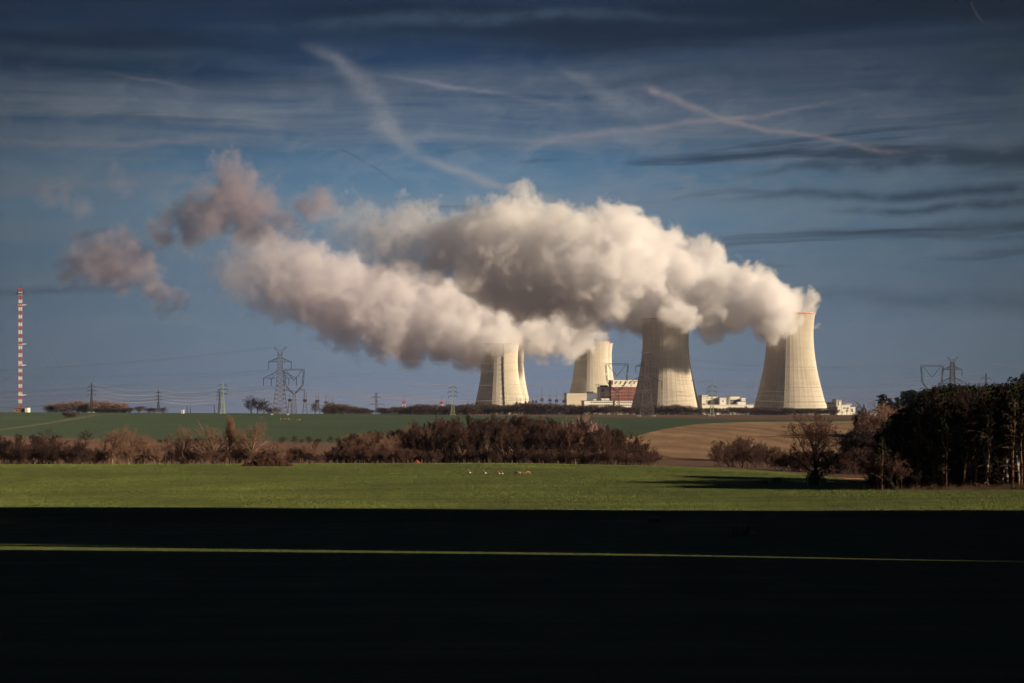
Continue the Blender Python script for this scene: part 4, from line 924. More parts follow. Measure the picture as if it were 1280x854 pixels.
for i in range(62):
    px = 440 + i * 6.15 + rnd.uniform(-3, 3); put(S_dark, px, (566 if px < 780 else 570) + rnd.uniform(-5, 4), rnd.uniform(550, 562), 'low dark leafless bush at the foot of the dense wood', g4)
# small dark trees on the stubble strip
for px, top, lb in [(353, 545, 'round dark little tree on the stubble strip, leftmost of four above the soil heap'), (368, 544, 'small dark tree second from the left of four on the stubble strip'),
                    (386, 545, 'small dark tree third from the left of four on the stubble strip'), (413, 544.5, 'small dark tree at the right end of four, beside the start of the dense wood'),
                    (107, 538, 'faint little dark tree alone at the lower edge of the green hill')]:
    put(T_round, px, top, 860, lb, None, 1.15)
for px in (200, 206, 245, 376, 398): put(S_dark, px, 549 + rnd.uniform(-1, 1), 870, 'tiny dark bush at the lower edge of the green hill', 'tiny bushes along the lower edge of the green hill')
# ---- east of the wood
bushes = [(903, 561, 'rounded brown bush at the left end of the clump on the tan field'), (912, 557, 'brown bush, second from left in the clump on the tan field'), (923, 556, 'tall brown bush in the left half of the clump on the tan field'),
          (936, 559, 'brown bush at the middle of the clump on the tan field'), (945, 556, 'broad russet bush, widest of the clump on the tan field'), (957, 558, 'russet bush right of the widest one on the tan field'), (966, 566, 'low russet bush closing the clump on its right')]
for px, top, lb in bushes: put(S_tawny[1:] + S_dark[1:], px, top, 590 + rnd.uniform(-8, 8), lb, None, 1.0)
put(S_dark, 917, 549, 690, 'thin dark scrub on the tan field above the brown clump', None, 1.3)
for px in range(974, 1112, 7):
    put(S_dark, px + rnd.uniform(-3, 3), np.interp(px, [974, 995, 1060, 1110], [574, 566, 566, 570]) + rnd.uniform(-4, 4), rnd.uniform(535, 570), 'dark leafless bush in the thicket behind the big lone tree', 'dark bushes behind the big lone tree')
put(S_tawny[1:], 1064, 575, 515, 'russet bush alone between the big lone tree and the pine wood', None, .9)
put(S_dark, 1082, 572, 525, 'dark bush beside the russet one, close to the pine wood', None, .9)
put(S_dark, 971, 597, 432, 'small dark bush beside the black box on the lit field', None, 1.3)
for px, top in ((1068, 517), (1078, 512), (1088, 508), (1098, 507), (1108, 510), (1073, 530), (1092, 526), (1104, 530), (1118, 513)):
    put(T_tawny if px > 1080 else T_dark, px, top, 700 + rnd.uniform(-20, 20), 'brown leafless tree in the tall group left of the pine wood', 'tall leafless trees left of the pine wood', .8)
for px in (1072, 1082, 1092, 1102, 1114): put(S_dark, px, 541 + rnd.uniform(-3, 3), 680, 'dark bush at the foot of the tall leafless group left of the pines', 'bushes under the tall leafless group')
# the big lone tree
big = crown_tree('lone_tree', 16.6, 57, M['bark'], TW['russet'])
pL = stand(1019, 425); o = big.place(pL, 0, ((15.8 / 15.8),) * 3, 'big gnarled leafless tree with wide crown, alone at the right edge of the lit field')
skirt = bare_tree('shrub', 3.4, 1., 58, M['bark'], TW['dark'], levels=4, trunk_r=.06, nb=(5, 4, 4), tw=.04, stems=10, cat='shrub')
skirt.place(stand(1018.5, 424), 0, (1, 1, 1.0), 'dense dark scrub wrapped round the foot of the big lone tree')
for dx, lb in ((-1.6, 'pale weathered board on a short post left of the lone tree trunk'), (1.1, 'pale weathered board on a short post right of the lone tree trunk')):
    bo = empty('board_on_post', stand(1019, 422.0) + Vector((dx, 0, 0)), .2, lb, 'board', 'weathered boards by the lone tree')
    MB().box(-.9, .9, -.03, .03, 2.0, 2.18).build('board', M['wood'], bo); MB().box(-.07, .07, .03, .15, -.2, 2.3).build('post', M['wood'], bo)
# ---- the pine wood at the right
PI = [pine('pine', H0, s, b, w_, 30) for s, b, w_ in ((61, .36, .20), (62, .5, .17), (63, .22, .24), (64, .10, .26))]
BI = [bt('birch', .5, 66, 'bark_birch', 'russet', up=1.0, fork=.35, nb=(7, 4, 4, 3)), bt('birch', .45, 67, 'bark_pale', 'dark', up=1.1, fork=.4, nb=(7, 4, 4, 3))]
pe = [(1092, 560), (1100, 532), (1112, 518), (1125, 509), (1140, 500), (1160, 488), (1178, 480), (1200, 483), (1220, 482), (1236, 484), (1250, 479), (1262, 472), (1275, 474), (1285, 470), (1400, 468)]
g5 = 'pines of the dark wood at the right'
for row, (D, dy, step) in enumerate([(445, 0, 6.5), (425, 3, 8), (408, 8, 10), (398, 16, 15)]):
    px = 1094 + row * 3
    while px < 1345:
        top = np.interp(px, [e[0] for e in pe], [e[1] for e in pe]) + dy + rnd.uniform(-3, 6)
        put(PI[:3] if row < 2 else PI, px + rnd.uniform(-2, 2), top, D + rnd.uniform(-6, 6), 'dark pine standing in the wood at the right edge', g5, 1.0)
        px += step + rnd.uniform(-2, 2)
for i in range(26):
    px = 1350 + i * 12; put(PI, px, 455 + rnd.uniform(-8, 8), 392 + (i % 4) * 16 + rnd.uniform(-5, 5), 'dark pine standing in the wood at the right edge', g5)
for i in range(9):
    px = 1128 + i * 20 + rnd.uniform(-4, 4); put(T_dark[:1] + T_dark[2:3], px, np.interp(px, [e[0] for e in pe], [e[1] for e in pe]) + rnd.uniform(8, 45), rnd.uniform(395, 404), 'dark leafless tree mixed into the front of the pine wood', 'leafless trees in the front of the pine wood', .8)
g6 = 'slim bare trunks between the pines'
for i in range(54):
    px = rnd.uniform(1130, 1330); put(BI, px, np.interp(px, [1130, 1200, 1300], [540, 500, 490]) + rnd.uniform(0, 25), rnd.uniform(397, 420), 'slim pale-stemmed leafless tree among the dark pines', g6, .7)
put(BI[:1], 1233, 512, 394, 'white-stemmed birch, brightest trunk in front of the pine wood', None, .6)
put(PI[1:2], 1266, 484, 392, 'tall pine with sunlit orange trunk in front of the wood near the right edge', None, .9)
put(PI[1:2], 1183, 512, 395, 'smaller pine with reddish trunk at the front of the wood', None, .8)
g7 = 'undergrowth at the edge of the pine wood'
for i in range(46):
    px = 1104 + i * 5.2; put(S_dark, px, 584 + rnd.uniform(-16, 10), rnd.uniform(397, 418), 'dark undergrowth bush at the foot of the pine wood', g7, 1.1)
for px, dz in ((1094, 3), (1103, 2)): put(S_dark, px, 594 + dz, 402, 'low dark bush at the left corner of the pine wood', 'low bushes at the left corner of the pine wood', 1.5)
# far conifers on the rise behind
SP = [spruce('spruce', H0, s, b, w_, g) for s, b, w_, g in ((71, .1, .16, .15), (72, .25, .14, .35), (73, .15, .17, .2))]
for px, top, wk, lb in [(1103, 492, 1.3, 'ragged dark conifer with drooping boughs, left of the distant conifer row'), (1112, 497, .8, 'thin conifer leaning right beside the ragged one'),
                    (1117, 502, .7, 'smallest thin conifer before the distant conifer row'), (1122, 496, .9, 'slim conifer just left of the distant conifer row')]:
    put(SP[1:2], px, top, 860, lb, None, wk)
px = 1129
while px < 1250:
    put(SP, px, np.interp(px, [1129, 1150, 1200, 1250], [489, 486, 482, 480]) + rnd.uniform(-1, 2.5), 880 + rnd.uniform(-12, 12), 'dark blue-green conifer in the distant row behind the pine wood', 'distant row of conifers', .95); px += 3.6
for px in (1046, 1053, 1058, 1072, 1080, 1086): put(T_dark, px, 515 + rnd.uniform(-3, 3), 1750, 'small distant leafless tree beside the plant buildings at right', 'small distant trees right of the nearest cooling tower', 1.2)
# ---- skyline plants on the plateau
for px, top in ((62, 509), (70, 508), (78, 507.5), (88, 506), (97, 504.5), (106, 506), (118, 506), (127, 504.5), (136, 507), (146, 507), (154, 508)):
    put(T_pink, px, top - .5, 1560, 'pinkish leafless tree in the row on the left skyline', 'pinkish trees on the left skyline', 1.1)
for i in range(13): put(S_hedge, 112 + i * 4.1, 513.2 + rnd.uniform(-.8, .6), 1430, 'low dark bush in the hedge along the left hilltop path', 'hedge bushes along the left hilltop path', 1.5)
for px, top in ((83, 518.2), (87, 517.8), (92, 518)): put(S_hedge, px, top, hit(px, 522, 700).y, 'dark bush in the small clump beside the hill path', 'clump of bushes beside the hill path', 1.2)
for px, top, lb in ((173, 511, 'round dark bush on the skyline, left one between the two small pylons'), (186, 513, 'low flat bush on the skyline left of the second small pylon'), (193, 513, 'dark bush touching the second small pylon on its left'), (202, 512, 'small round bush just right of the second small pylon')):
    put(S_hedge, px, top, 1430, lb, None, 1.3)
for px, top, lb in ((314, 498, 'bushy dark tree on the skyline, left of the tall lattice pylon'), (322, 501, 'dark tree in the middle of the trio left of the tall lattice pylon'), (330, 502, 'smaller dark tree of the trio, nearest the tall lattice pylon'),
                    (394, 505, 'small round dark tree on the skyline in front of the switchyard gantries')):
    put(T_round, px, top, 1395, lb, None, 1.1)
for px in (336, 341, 347): put(S_hedge, px, 512, 1400, 'tiny dark bush at the foot of the tall lattice pylon', 'tiny bushes at the foot of the tall pylon')
g8 = 'bushes of the dark hedge on the skyline before the power station'
px = 406
while px < 592:
    if not (464 < px < 474):
        put(S_hedge, px, np.interp(px, [406, 415, 430, 450, 475, 500, 540, 560, 592], [511.5, 509.5, 511, 513.5, 514, 512, 509.5, 511, 509]) + rnd.uniform(-2.2, 2.6), 1560 + rnd.uniform(-30, 30), 'dark leafless bush in the long hedge in front of the power station', g8, 1.5)
    px += 3.4
while px < 1046:
    t_ = 508.8 if px < 700 else (511 if px < 860 else 514.2)
    put(S_hedge, px, t_ + rnd.uniform(-2.4, 2.8), 1720 + rnd.uniform(-30, 30), 'dark leafless bush in the long hedge in front of the power station', g8, 1.5); px += 4.2
# ================================================================ things in the near field
def soil_heap():
    r_ = random.Random(5); nx, ny = 120, 26; vs = []; L_, Wd = 14.3, 5.0
    for j in range(ny):
        for i in range(nx):
            u, v = i / (nx - 1) * 2 - 1, j / (ny - 1) * 2 - 1
            prof = max(0, 1 - abs(u) ** 2.6) * (.62 + .38 * (u > -.35)) * max(0, 1 - v * v); x = u * L_ / 2; y = v * Wd / 2
            n_ = mnoise.fractal(Vector((x * .9, y * .9, 3)), 1, 2.2, 5)
            vs.append((x, y, 1.9 * min(prof, .85) / .85 * (1 + .22 * n_) + .30 * n_ * (prof > .02) - .05 - (.2 if prof < .02 else 0)))
    fs = [(j * nx + i, j * nx + i + 1, (j + 1) * nx + i + 1, (j + 1) * nx + i) for j in range(ny - 1) for i in range(nx - 1)]
    o = MB().add(vs, fs).build('manure_heap', mat('dark_dung', (.040, .018, .013), 1, .6, 2.5)); o.location = hit(334, 582.5, 500); o.location.y -= 0; return tag(o, 'long low dark brown heap on the field edge before the bare trees', 'heap')
soil_heap()
def cone_heap(name, loc, r0, h, m_, label, cat):
    vs = [(0, 0, h)]; fs = []; n = 18
    for k in range(4):
        for i in range(n):
            a = 6.28318 * i / n; rr = r0 * (k + 1) / 4 * (1 + .25 * mnoise.noise(Vector((math.cos(a) * 2, math.sin(a) * 2, k)))); vs.append((rr * math.cos(a), rr * math.sin(a) * .7, h * (1 - (k + 1) / 4) ** 1.2 - .05))
    for i in range(n): fs.append((0, 1 + i, 1 + (i + 1) % n))
    for k in range(3):
        for i in range(n): a = 1 + k * n + i; b = 1 + k * n + (i + 1) % n; fs.append((a, a + n, b + n, b))
    o = MB().add(vs, fs).build(name, m_); o.location = loc; return tag(o, label, cat)
cone_heap('rust_heap', stand(521, 549), 1.3, 1.1, mat('rusty_soil', (.22, .065, .04), 1, .3, 3), 'small rust-red heap at the foot of the dense wood', 'heap')
cone_heap('straw_clump', hit(1085, 608.3, 380), .6, .22, M['yellow'], 'small yellow straw clump on the shaded grass left of the pines', 'straw')
def bale(px, py, d0, w_, h_, dp, label, round_=False, rz=0):
    p = hit(px, py, d0); root = empty('straw_bale', p, rz, label, 'straw bale'); r_ = random.Random(int(px)); m_ = MB()
    if round_:
        vs, fs = [], []; n, q_ = 26, 9
        for i in range(q_):
            x = -w_ / 2 + w_ * i / (q_ - 1); e = .92 if i in (0, q_ - 1) else 1
            for k in range(n):
                a = 6.28318 * k / n; rr = h_ / 2 * e * (1 + r_.gauss(0, .012)); z = rr * math.sin(a); vs.append((x, rr * math.cos(a) * dp / h_, max(z, -h_ * .44) + h_ * .44))
        fs = [(i * n + k, i * n + (k + 1) % n, (i + 1) * n + (k + 1) % n, (i + 1) * n + k) for i in range(q_ - 1) for k in range(n)] + [tuple(range(n)), tuple(range((q_ - 1) * n, q_ * n))[::-1]]
        m_.add(vs, fs)
    else:
        bm = bmesh.new(); bmesh.ops.create_cube(bm, size=1)
        bmesh.ops.subdivide_edges(bm, edges=bm.edges, cuts=7, use_grid_fill=True)
        for v in bm.verts:
            c = v.co.copy(); ln = max(abs(c.x), abs(c.y), abs(c.z)); rd = c.length
            c = c * (1 - .10 * max(0, (rd - .5) / .37) ** 2); c += c.normalized() * r_.gauss(0, .008)
            if abs(abs(c.x) - .17) < .03: c.z *= .985
            v.co = Vector((c.x * w_, c.y * dp, (c.z + .5) * h_))
        me_ = bpy.data.meshes.new('b'); bm.to_mesh(me_); bm.free()
        m_.add([v.co[:] for v in me_.vertices], [tuple(f.vertices) for f in me_.polygons])
    m_.build('bale_body', M['straw'], root)
    for x in ((-.3, -.1, .1, .3)):
        t_ = MB()
        if round_: t_.tube([(x * w_, dp / 2 * 1.012 * math.cos(a * .3142), max(h_ / 2 * 1.012 * math.sin(a * .3142), -h_ * .44) + h_ * .44) for a in range(21)], .012, 4, cap=False)
        else: t_.tube([(x * w_, -dp * .51, 0), (x * w_, -dp * .508, h_ * 1.0), (x * w_, dp * .508, h_ * 1.0), (x * w_, dp * .51, 0)], .012, 4)
        t_.build('twine', M['white'], root)
    return p
pb_ = bale(924.5, 667.5, 150, 2.0, 1.08, 1.1, 'larger straw bale in the dark foreground with loose straw beside it')
cone_heap('loose_straw', pb_ + Vector((1.5, .1, 0)), .65, .35, M['yellow'], 'loose yellowish straw fallen at the right of the larger bale', 'straw')
bale(816.5, 652, 180, 1.75, .92, 1.0, 'smaller flat bale with rounded top, farther left in the dark foreground', True)
# black box on the lit field
pbx = hit(955.5, 605.3, 350); k = pbx.y / F; root = empty('black_box', pbx, .3, 'small black box with a lid standing on the lit field left of the lone tree', 'box')
MB().box(-3 * k, 3 * k, -.5, .5, -.1, 3.6 * k).build('body', M['steel_dark'], root); MB().box(-3.3 * k, 3.3 * k, -.58, .58, 3.6 * k + .003, 4.4 * k).build('lid', M['steel_dark'], root)
# ---- roe deer
def deer_body(lying, seed, grazing=False):
    """one continuous skinned body: verts (x along the body, y, z), radius"""
    L = -.42 if lying else 0
    V, E, Rr = [], [], []
    def v(x, y, z, r_, par=None):
        V.append((x, y, max(z + L, .05))); Rr.append(r_)
        if par is not None: E.append((par, len(V) - 1))
        return len(V) - 1
    p0 = v(-.42, 0, .72, .15); p1 = v(-.18, 0, .70, .17, p0); p2 = v(.10, 0, .69, .165, p1); p3 = v(.36, 0, .74, .15, p2)
    if grazing: n1 = v(.56, 0, .62, .085, p3); n2 = v(.72, 0, .36, .065, n1); h1 = v(.80, 0, .20, .070, n2); h2 = v(.94, 0, .08, .035, h1)
    else: n1 = v(.50, 0, .92, .085, p3); n2 = v(.60, 0, 1.08, .065, n1); h1 = v(.67, .0, 1.16, .070, n2); h2 = v(.86, 0, 1.10, .035, h1)
    for s_ in (-1, 1):
        e = v(V[h1][0] - .04, s_ * .10, V[h1][2] - L + .13 if not lying else V[h1][2] - L + .13, .025, h1)
        if lying:
            a = v(-.30, s_ * .17, .50, .09, p0); b_ = v(-.02, s_ * .20, .46, .035, a); v(-.28, s_ * .22, .46, .025, b_)
            a = v(.34, s_ * .13, .50, .06, p3); b_ = v(.55, s_ * .13, .46, .03, a); v(.36, s_ * .15, .46, .022, b_)
        else:
            a = v(-.40, s_ * .10, .52, .09, p0); b_ = v(-.32, s_ * .10, .40, .045, a); c_ = v(-.50, s_ * .10, .28, .028, b_); d_ = v(-.46, s_ * .10, .03, .020, c_)
            a = v(.34, s_ * .08, .52, .06, p3); b_ = v(.36, s_ * .08, .32, .030, a); v(.35, s_ * .08, .03, .020, b_)
    me_ = bpy.data.meshes.new('deer'); me_.from_pydata(V, E, []); o = bpy.data.objects.new('tmp', me_); col.objects.link(o)
    sk = o.modifiers.new('s', 'SKIN'); me_.skin_vertices[0].data[0].use_root = True
    for i, r_ in enumerate(Rr): me_.skin_vertices[0].data[i].radius = (r_, r_)
    o.modifiers.new('d', 'SUBSURF').levels = 1
    dg = bpy.context.evaluated_depsgraph_get(); out = bpy.data.meshes.new_from_object(o.evaluated_get(dg)); bpy.data.objects.remove(o)
    out.materials.clear(); out.materials.append(M['hide']); out.materials.append(M['rump'])
    for p in out.polygons:
        p.use_smooth = True; p.material_index = 1 if (p.center.x < -.40 and p.center.z > .45 + L) else 0
    return out
DM = {'stand': deer_body(False, 1), 'lie': deer_body(True, 2), 'graze': deer_body(False, 3, True)}
def deer(px, py, d0, kind, rz, label, sc_=1.0, group=None):
    o = bpy.data.objects.new('roe_deer', DM[kind]); col.objects.link(o); o.location = hit(px, py, d0); o.rotation_euler = (0, 0, rz); o.scale = (sc_,) * 3; tag(o, label, 'deer', group)
for px, py, kd, rz, sz, lb in [(587, 592, 'lie', 1.9, 1.15, 'pale-rumped deer lying alone at the far left of the group on the lit field'), (606, 592.5, 'lie', 2.0, 1.15, 'pale-rumped lying deer, second from the left on the lit field'),
        (623.8, 593, 'lie', 1.9, 1.0, 'left one of two small lying deer side by side on the lit field'), (627.8, 593, 'lie', 1.8, 1.0, 'right one of two small lying deer side by side on the lit field'),
        (646.3, 594, 'graze', 2.7, 1.15, 'standing tawny deer at the left of the huddle on the lit field'), (648.8, 594, 'graze', 2.4, 1.1, 'tawny deer close beside the left one of the huddle'), (653, 594, 'graze', 2.9, 1.0, 'darker grazing deer in the middle of the huddle'), (659.5, 594, 'graze', .5, 1.15, 'tawny grazing deer at the right end of the huddle')]:
    deer(px, py, 430, kd, rz, lb, sz)
for px, py in ((351, 525), (355.5, 525.2), (360.5, 525.3), (371, 526), (374.5, 526.2)): deer(px, py, 900, 'graze', rnd.uniform(0, 6.28), 'tiny tawny deer grazing high on the green hill under the tallest pylon', 1.3, 'deer on the green hill')
# ---- dead grass at the foot of the pines
def reeds():
    r_ = np.random.default_rng(9); n = 3600; px = np.concatenate([1290 - 170 * np.abs(r_.normal(0, .42, n)), r_.uniform(1040, 1112, 1500)]); D = np.concatenate([r_.uniform(391, 398, n), r_.uniform(485, 500, 1500)])
    x = (px - 640) * D / F; z = ground(x, D); n = len(x); a = r_.uniform(0, 3.14, n); h = r_.uniform(.3, 1.5, n) * (.7 + .5 * np.sin(x * .9) ** 2) * np.where(D > 450, .7, 1); wd = r_.uniform(.02, .05, n); lx = r_.normal(0, .2, n)
    v = np.stack([np.stack([x - wd, D, z - .05], -1), np.stack([x + wd, D, z - .05], -1), np.stack([x + lx, D + lx * .5, z + h], -1)], 1).reshape(-1, 3)
    m_ = bpy.data.meshes.new('dead_grass'); fast_mesh(m_, v, np.arange(len(v)).reshape(-1, 3), 3); m_.materials.append(leafmat('dead_grass', (.085, .048, .036), (.15, .088, .062)))
    o = bpy.data.objects.new('dead_grass', m_); col.objects.link(o); tag(o, 'dry reddish tall grass along the edge of the pine wood', 'dry grass', kind='stuff')
reeds()
# ================================================================ steam
sc.cycles.volume_bounces = 14; sc.cycles.max_bounces = 14
sc.cycles.use_adaptive_sampling = True; sc.cycles.adaptive_threshold = .02; sc.cycles.adaptive_min_samples = 24
sc.cycles.use_denoising = True
sc.cycles.volume_step_rate = 1.0; sc.cycles.volume_max_steps = 512
CLS = [44.0, 27.0, 15.0, 8.0]
def lerp_tab(t, x):
    for a, b in zip(t, t[1:]):
        if a[0] >= x >= b[0]:
            f = (a[0] - x) / (a[0] - b[0]); return [p + (q - p) * f for p, q in zip(a, b)]
    return t[-1] if x < t[-1][0] else t[0]
def puffs_from_axis(tab, D, rnd, n, ybend=0.0, extra=(), front=()):
    """tab rows: px, centre py, half height px.  Returns [(Vector, class)]"""
    out = []
    x0, x1 = tab[0][0], tab[-1][0]; k = D / F
    bigs = []
    for i in range(n):
        px = x0 + (x1 - x0) * ((i + rnd.random()) / n)
        _, cy, hh = lerp_tab(tab, px)
        hm = hh * k
        # a sphere of radius r whose centre lies inside the tube so that it stays in it
        r = hm * rnd.uniform(.35, .8)
        a = rnd.uniform(0, 6.283); q = (hm - r) * rnd.uniform(.2, 1) ** .5
        c = at(px, cy, D) + Vector((0, 1.3 * q * math.cos(a) + ybend * (x0 - px), q * math.sin(a)))
        bigs.append((c, r))
    for px, py, r in extra:
        bigs.append((at(px, py, D) + Vector((0, ybend * (x0 - px) + rnd.uniform(-.3, .3) * r, 0)), r * k))
    for px, py, r, dy in front: bigs.append((at(px, py, D + dy), r * k))
    for c, r in bigs:
        cls = min(range(4), key=lambda j: abs(math.log(CLS[j] / max(r, 5))))
        out.append((c, cls))
        for lv, m in ((1, 9), (2, 8)):
            cc = cls + lv
            if cc > 3: continue
            for _ in range(m):
                u = Vector((rnd.gauss(0, 1), rnd.gauss(0, 1), rnd.gauss(0, 1) + .25)).normalized()
                out.append((c + u * (CLS[cls] * rnd.uniform(.70, 1.0)), cc))
    return out
def volume_material(name, tint, aniso):
    m = bpy.data.materials.new(name); m.use_nodes = True; nt = m.node_tree; nt.nodes.clear()
    o = nt.nodes.new('ShaderNodeOutputMaterial'); v = nt.nodes.new('ShaderNodeVolumePrincipled')
    v.inputs['Color'].default_value = (*tint, 1); v.inputs['Anisotropy'].default_value = aniso
    v.inputs['Density'].default_value = 1.0
    nt.links.new(v.outputs[0], o.inputs['Volume']); return m
def steam(name, puffs, mat, voxel, dens, erode, soft, seed, grow=4.0, pad=24):
    """dens / erode: [(px-free world x, value)...] pairs; density and erosion depth along x"""
    me = bpy.data.meshes.new(name); me.from_pydata([tuple(c) for c, _ in puffs], [], [])
    a = me.attributes.new('cls', 'INT', 'POINT'); a.data.foreach_set('value', [k for _, k in puffs])
    src = bpy.data.objects.new(name + '_points', me)
    vd = bpy.data.volumes.new(name + '_volume'); ob = bpy.data.objects.new(name, vd); col.objects.link(ob)
    P = np.array([tuple(c) for c, _ in puffs]); rr = np.array([CLS[k] for _, k in puffs])[:, None]
    lo = (P - rr).min(0) - pad; hi = (P + rr).max(0) + pad
    ng = bpy.data.node_groups.new(name, 'GeometryNodeTree')
    ng.interface.new_socket('Geometry', in_out='INPUT', socket_type='NodeSocketGeometry')
    ng.interface.new_socket('Geometry', in_out='OUTPUT', socket_type='NodeSocketGeometry')
    gi, go = N(ng, 'NodeGroupInput'), N(ng, 'NodeGroupOutput')
    L = ng.links.new
    oi = N(ng, 'GeometryNodeObjectInfo'); oi.inputs['Object'].default_value = src
    pos = N(ng, 'GeometryNodeInputPosition').outputs[0]
    # domain warp: curls the edges
    wn = N(ng, 'ShaderNodeTexNoise'); wn.inputs['Scale'].default_value = 1 / 42; wn.inputs['Detail'].default_value = 2
    off = N(ng, 'ShaderNodeVectorMath', operation='ADD'); L(pos, off.inputs[0]); off.inputs[1].default_value = (seed * 97., seed * 31., 0)
    L(off.outputs[0], wn.inputs['Vector'])
    ws = N(ng, 'ShaderNodeVectorMath', operation='SUBTRACT'); L(wn.outputs['Color'], ws.inputs[0]); ws.inputs[1].default_value = (.5, .5, .5)
    wm = N(ng, 'ShaderNodeVectorMath', operation='SCALE'); L(ws.outputs[0], wm.inputs[0]); wm.inputs['Scale'].default_value = 26
    wp = N(ng, 'ShaderNodeVectorMath', operation='ADD'); L(pos, wp.inputs[0]); L(wm.outputs[0], wp.inputs[1])
    cls = N(ng, 'GeometryNodeInputNamedAttribute', data_type='INT'); cls.inputs['Name'].default_value = 'cls'
    sdf = None
    for k, rad in enumerate(CLS):
        if not any(c == k for _, c in puffs): continue
        cmp_ = N(ng, 'FunctionNodeCompare', data_type='INT', operation='EQUAL'); L(cls.outputs['Attribute'], cmp_.inputs[2]); cmp_.inputs[3].default_value = k
        sep = N(ng, 'GeometryNodeSeparateGeometry', domain='POINT'); L(oi.outputs['Geometry'], sep.inputs[0]); L(cmp_.outputs[0], sep.inputs[1])
        pr = N(ng, 'GeometryNodeProximity', target_element='POINTS'); L(sep.outputs[0], pr.inputs[0])
        L(wp.outputs[0], pr.inputs['Sample Position'] if 'Sample Position' in pr.inputs else pr.inputs['Source Position'])
        s = mth(ng, 'SUBTRACT', rad, pr.outputs['Distance'])
        sdf = s if sdf is None else mth(ng, 'SMOOTH_MAX', sdf, s, 5.0)
    # billows: fBm plus inverted Voronoi cells
    n1 = N(ng, 'ShaderNodeTexNoise'); n1.inputs['Scale'].default_value = 1 / 26; n1.inputs['Detail'].default_value = 7; n1.inputs['Roughness'].default_value = .68
    L(wp.outputs[0], n1.inputs['Vector'])
    vo = N(ng, 'ShaderNodeTexVoronoi', feature='SMOOTH_F1'); vo.inputs['Scale'].default_value = 1 / 19; vo.inputs['Smoothness'].default_value = .25
    L(wp.outputs[0], vo.inputs['Vector'])
    fb = mth(ng, 'SUBTRACT', n1.outputs[0], .5)
    bil = mth(ng, 'SUBTRACT', .45, vo.outputs['Distance'])
    sx = N(ng, 'ShaderNodeSeparateXYZ'); L(pos, sx.inputs[0])
    def ramp_x(pts):
        x0, x1 = pts[0][0], pts[-1][0]
        mr = mth(ng, 'MULTIPLY_ADD', sx.outputs[0], 1 / (x1 - x0), -x0 / (x1 - x0), True)
        cr = N(ng, 'ShaderNodeValToRGB'); L(mr, cr.inputs[0])
        e = cr.color_ramp.elements; mx = max(p[1] for p in pts)
        for i, (x, v) in enumerate(pts):
            t = (x - x0) / (x1 - x0); v /= mx
            el = e[0] if i == 0 else (e[1] if i == len(pts) - 1 else e.new(t))
            el.position = t; el.color = (v, v, v, 1)
        return mth(ng, 'MULTIPLY', cr.outputs[0], mx)
    er = ramp_x(erode); de = ramp_x(dens)
    t = mth(ng, 'MULTIPLY', fb, er)
    vo2 = N(ng, 'ShaderNodeTexVoronoi', feature='SMOOTH_F1'); vo2.inputs['Scale'].default_value = 1 / 8.5; vo2.inputs['Smoothness'].default_value = .2
    L(wp.outputs[0], vo2.inputs['Vector'])
    t2 = mth(ng, 'ADD', mth(ng, 'MULTIPLY', bil, 9.0), mth(ng, 'MULTIPLY', mth(ng, 'SUBTRACT', .45, vo2.outputs['Distance']), 7.0))
    s2 = mth(ng, 'ADD', mth(ng, 'ADD', sdf, t), t2)
    s3 = mth(ng, 'ADD', s2, grow)
    d = mth(ng, 'DIVIDE', s3, soft, None, True)
    d = mth(ng, 'MULTIPLY', mth(ng, 'POWER', d, 1.4), de)
    vc = N(ng, 'GeometryNodeVolumeCube'); L(d, vc.inputs['Density'])
    vc.inputs['Min'].default_value = lo; vc.inputs['Max'].default_value = hi
    for i, ax in enumerate('XYZ'): vc.inputs['Resolution ' + ax].default_value = max(8, int((hi[i] - lo[i]) / voxel))
    sm = N(ng, 'GeometryNodeSetMaterial'); sm.inputs['Material'].default_value = mat
    L(vc.outputs[0], sm.inputs[0]); L(sm.outputs[0], go.inputs[0])
    md = ob.modifiers.new('field', 'NODES'); md.node_group = ng
    vd.materials.append(mat)
    print(name, len(puffs), lo, hi, (hi - lo) / voxel)
    return ob
AX_A = [(990,393,10),(982,385,18),(965,380,27),(945,380,32),(920,372,38),(890,365,42),(860,356,42),(830,345,48),(800,341,52),(770,340,62),(740,338,60),
        (700,332,56),(660,324,57),(620,315,54),(580,308,42),(540,303,38),(500,298,34),(460,290,30),(420,272,22),(400,262,12)]
EX_A = [(846,388,15),(824,387,16),(806,388,14),(760,392,20),(720,388,18),(780,392,14),(893,406,13),(887,420,8),(880,404,14),(655,252,14),(640,262,14),
        (600,270,16),(990,388,12),(984,380,12),(974,395,20),(958,402,16),(966,408,10),(560,280,16),(430,250,9),(405,252,7),(445,262,9),(500,272,12),(528,272,10),(845,306,14),(868,322,12),(890,322,12)]
AX_B = [(750,424,8),(735,424,14),(715,420,20),(690,414,27),(660,412,27),(630,405,32),(600,408,37),(560,404,44),(520,398,49),(490,392,52),(460,385,48),
        (420,370,45),(380,358,46),(340,345,40),(310,340,32),(280,340,20),(262,332,8)]
EX_B = [(640,424,12),(615,430,12),(600,430,14),(672,436,10),(690,430,10),(655,424,12),(480,348,12),(500,340,10),(340,308,12),(320,318,12)]
rnd = random.Random(4)
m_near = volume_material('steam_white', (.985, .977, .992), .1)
nt = m_near.node_tree; sx_ = N(nt, 'ShaderNodeSeparateXYZ'); nt.links.new(wpos(nt), sx_.inputs[0])      # shade put into the colour: steam darkens to mauve downwind
nt.links.new(ramp(nt, mth(nt, 'MULTIPLY_ADD', sx_.outputs[0], 1 / 520., 1.0, True), [(0, (.89, .84, .90)), (.5, (.950, .928, .962)), (1, (.986, .980, .991))]), nt.nodes['Principled Volume'].inputs['Color'])
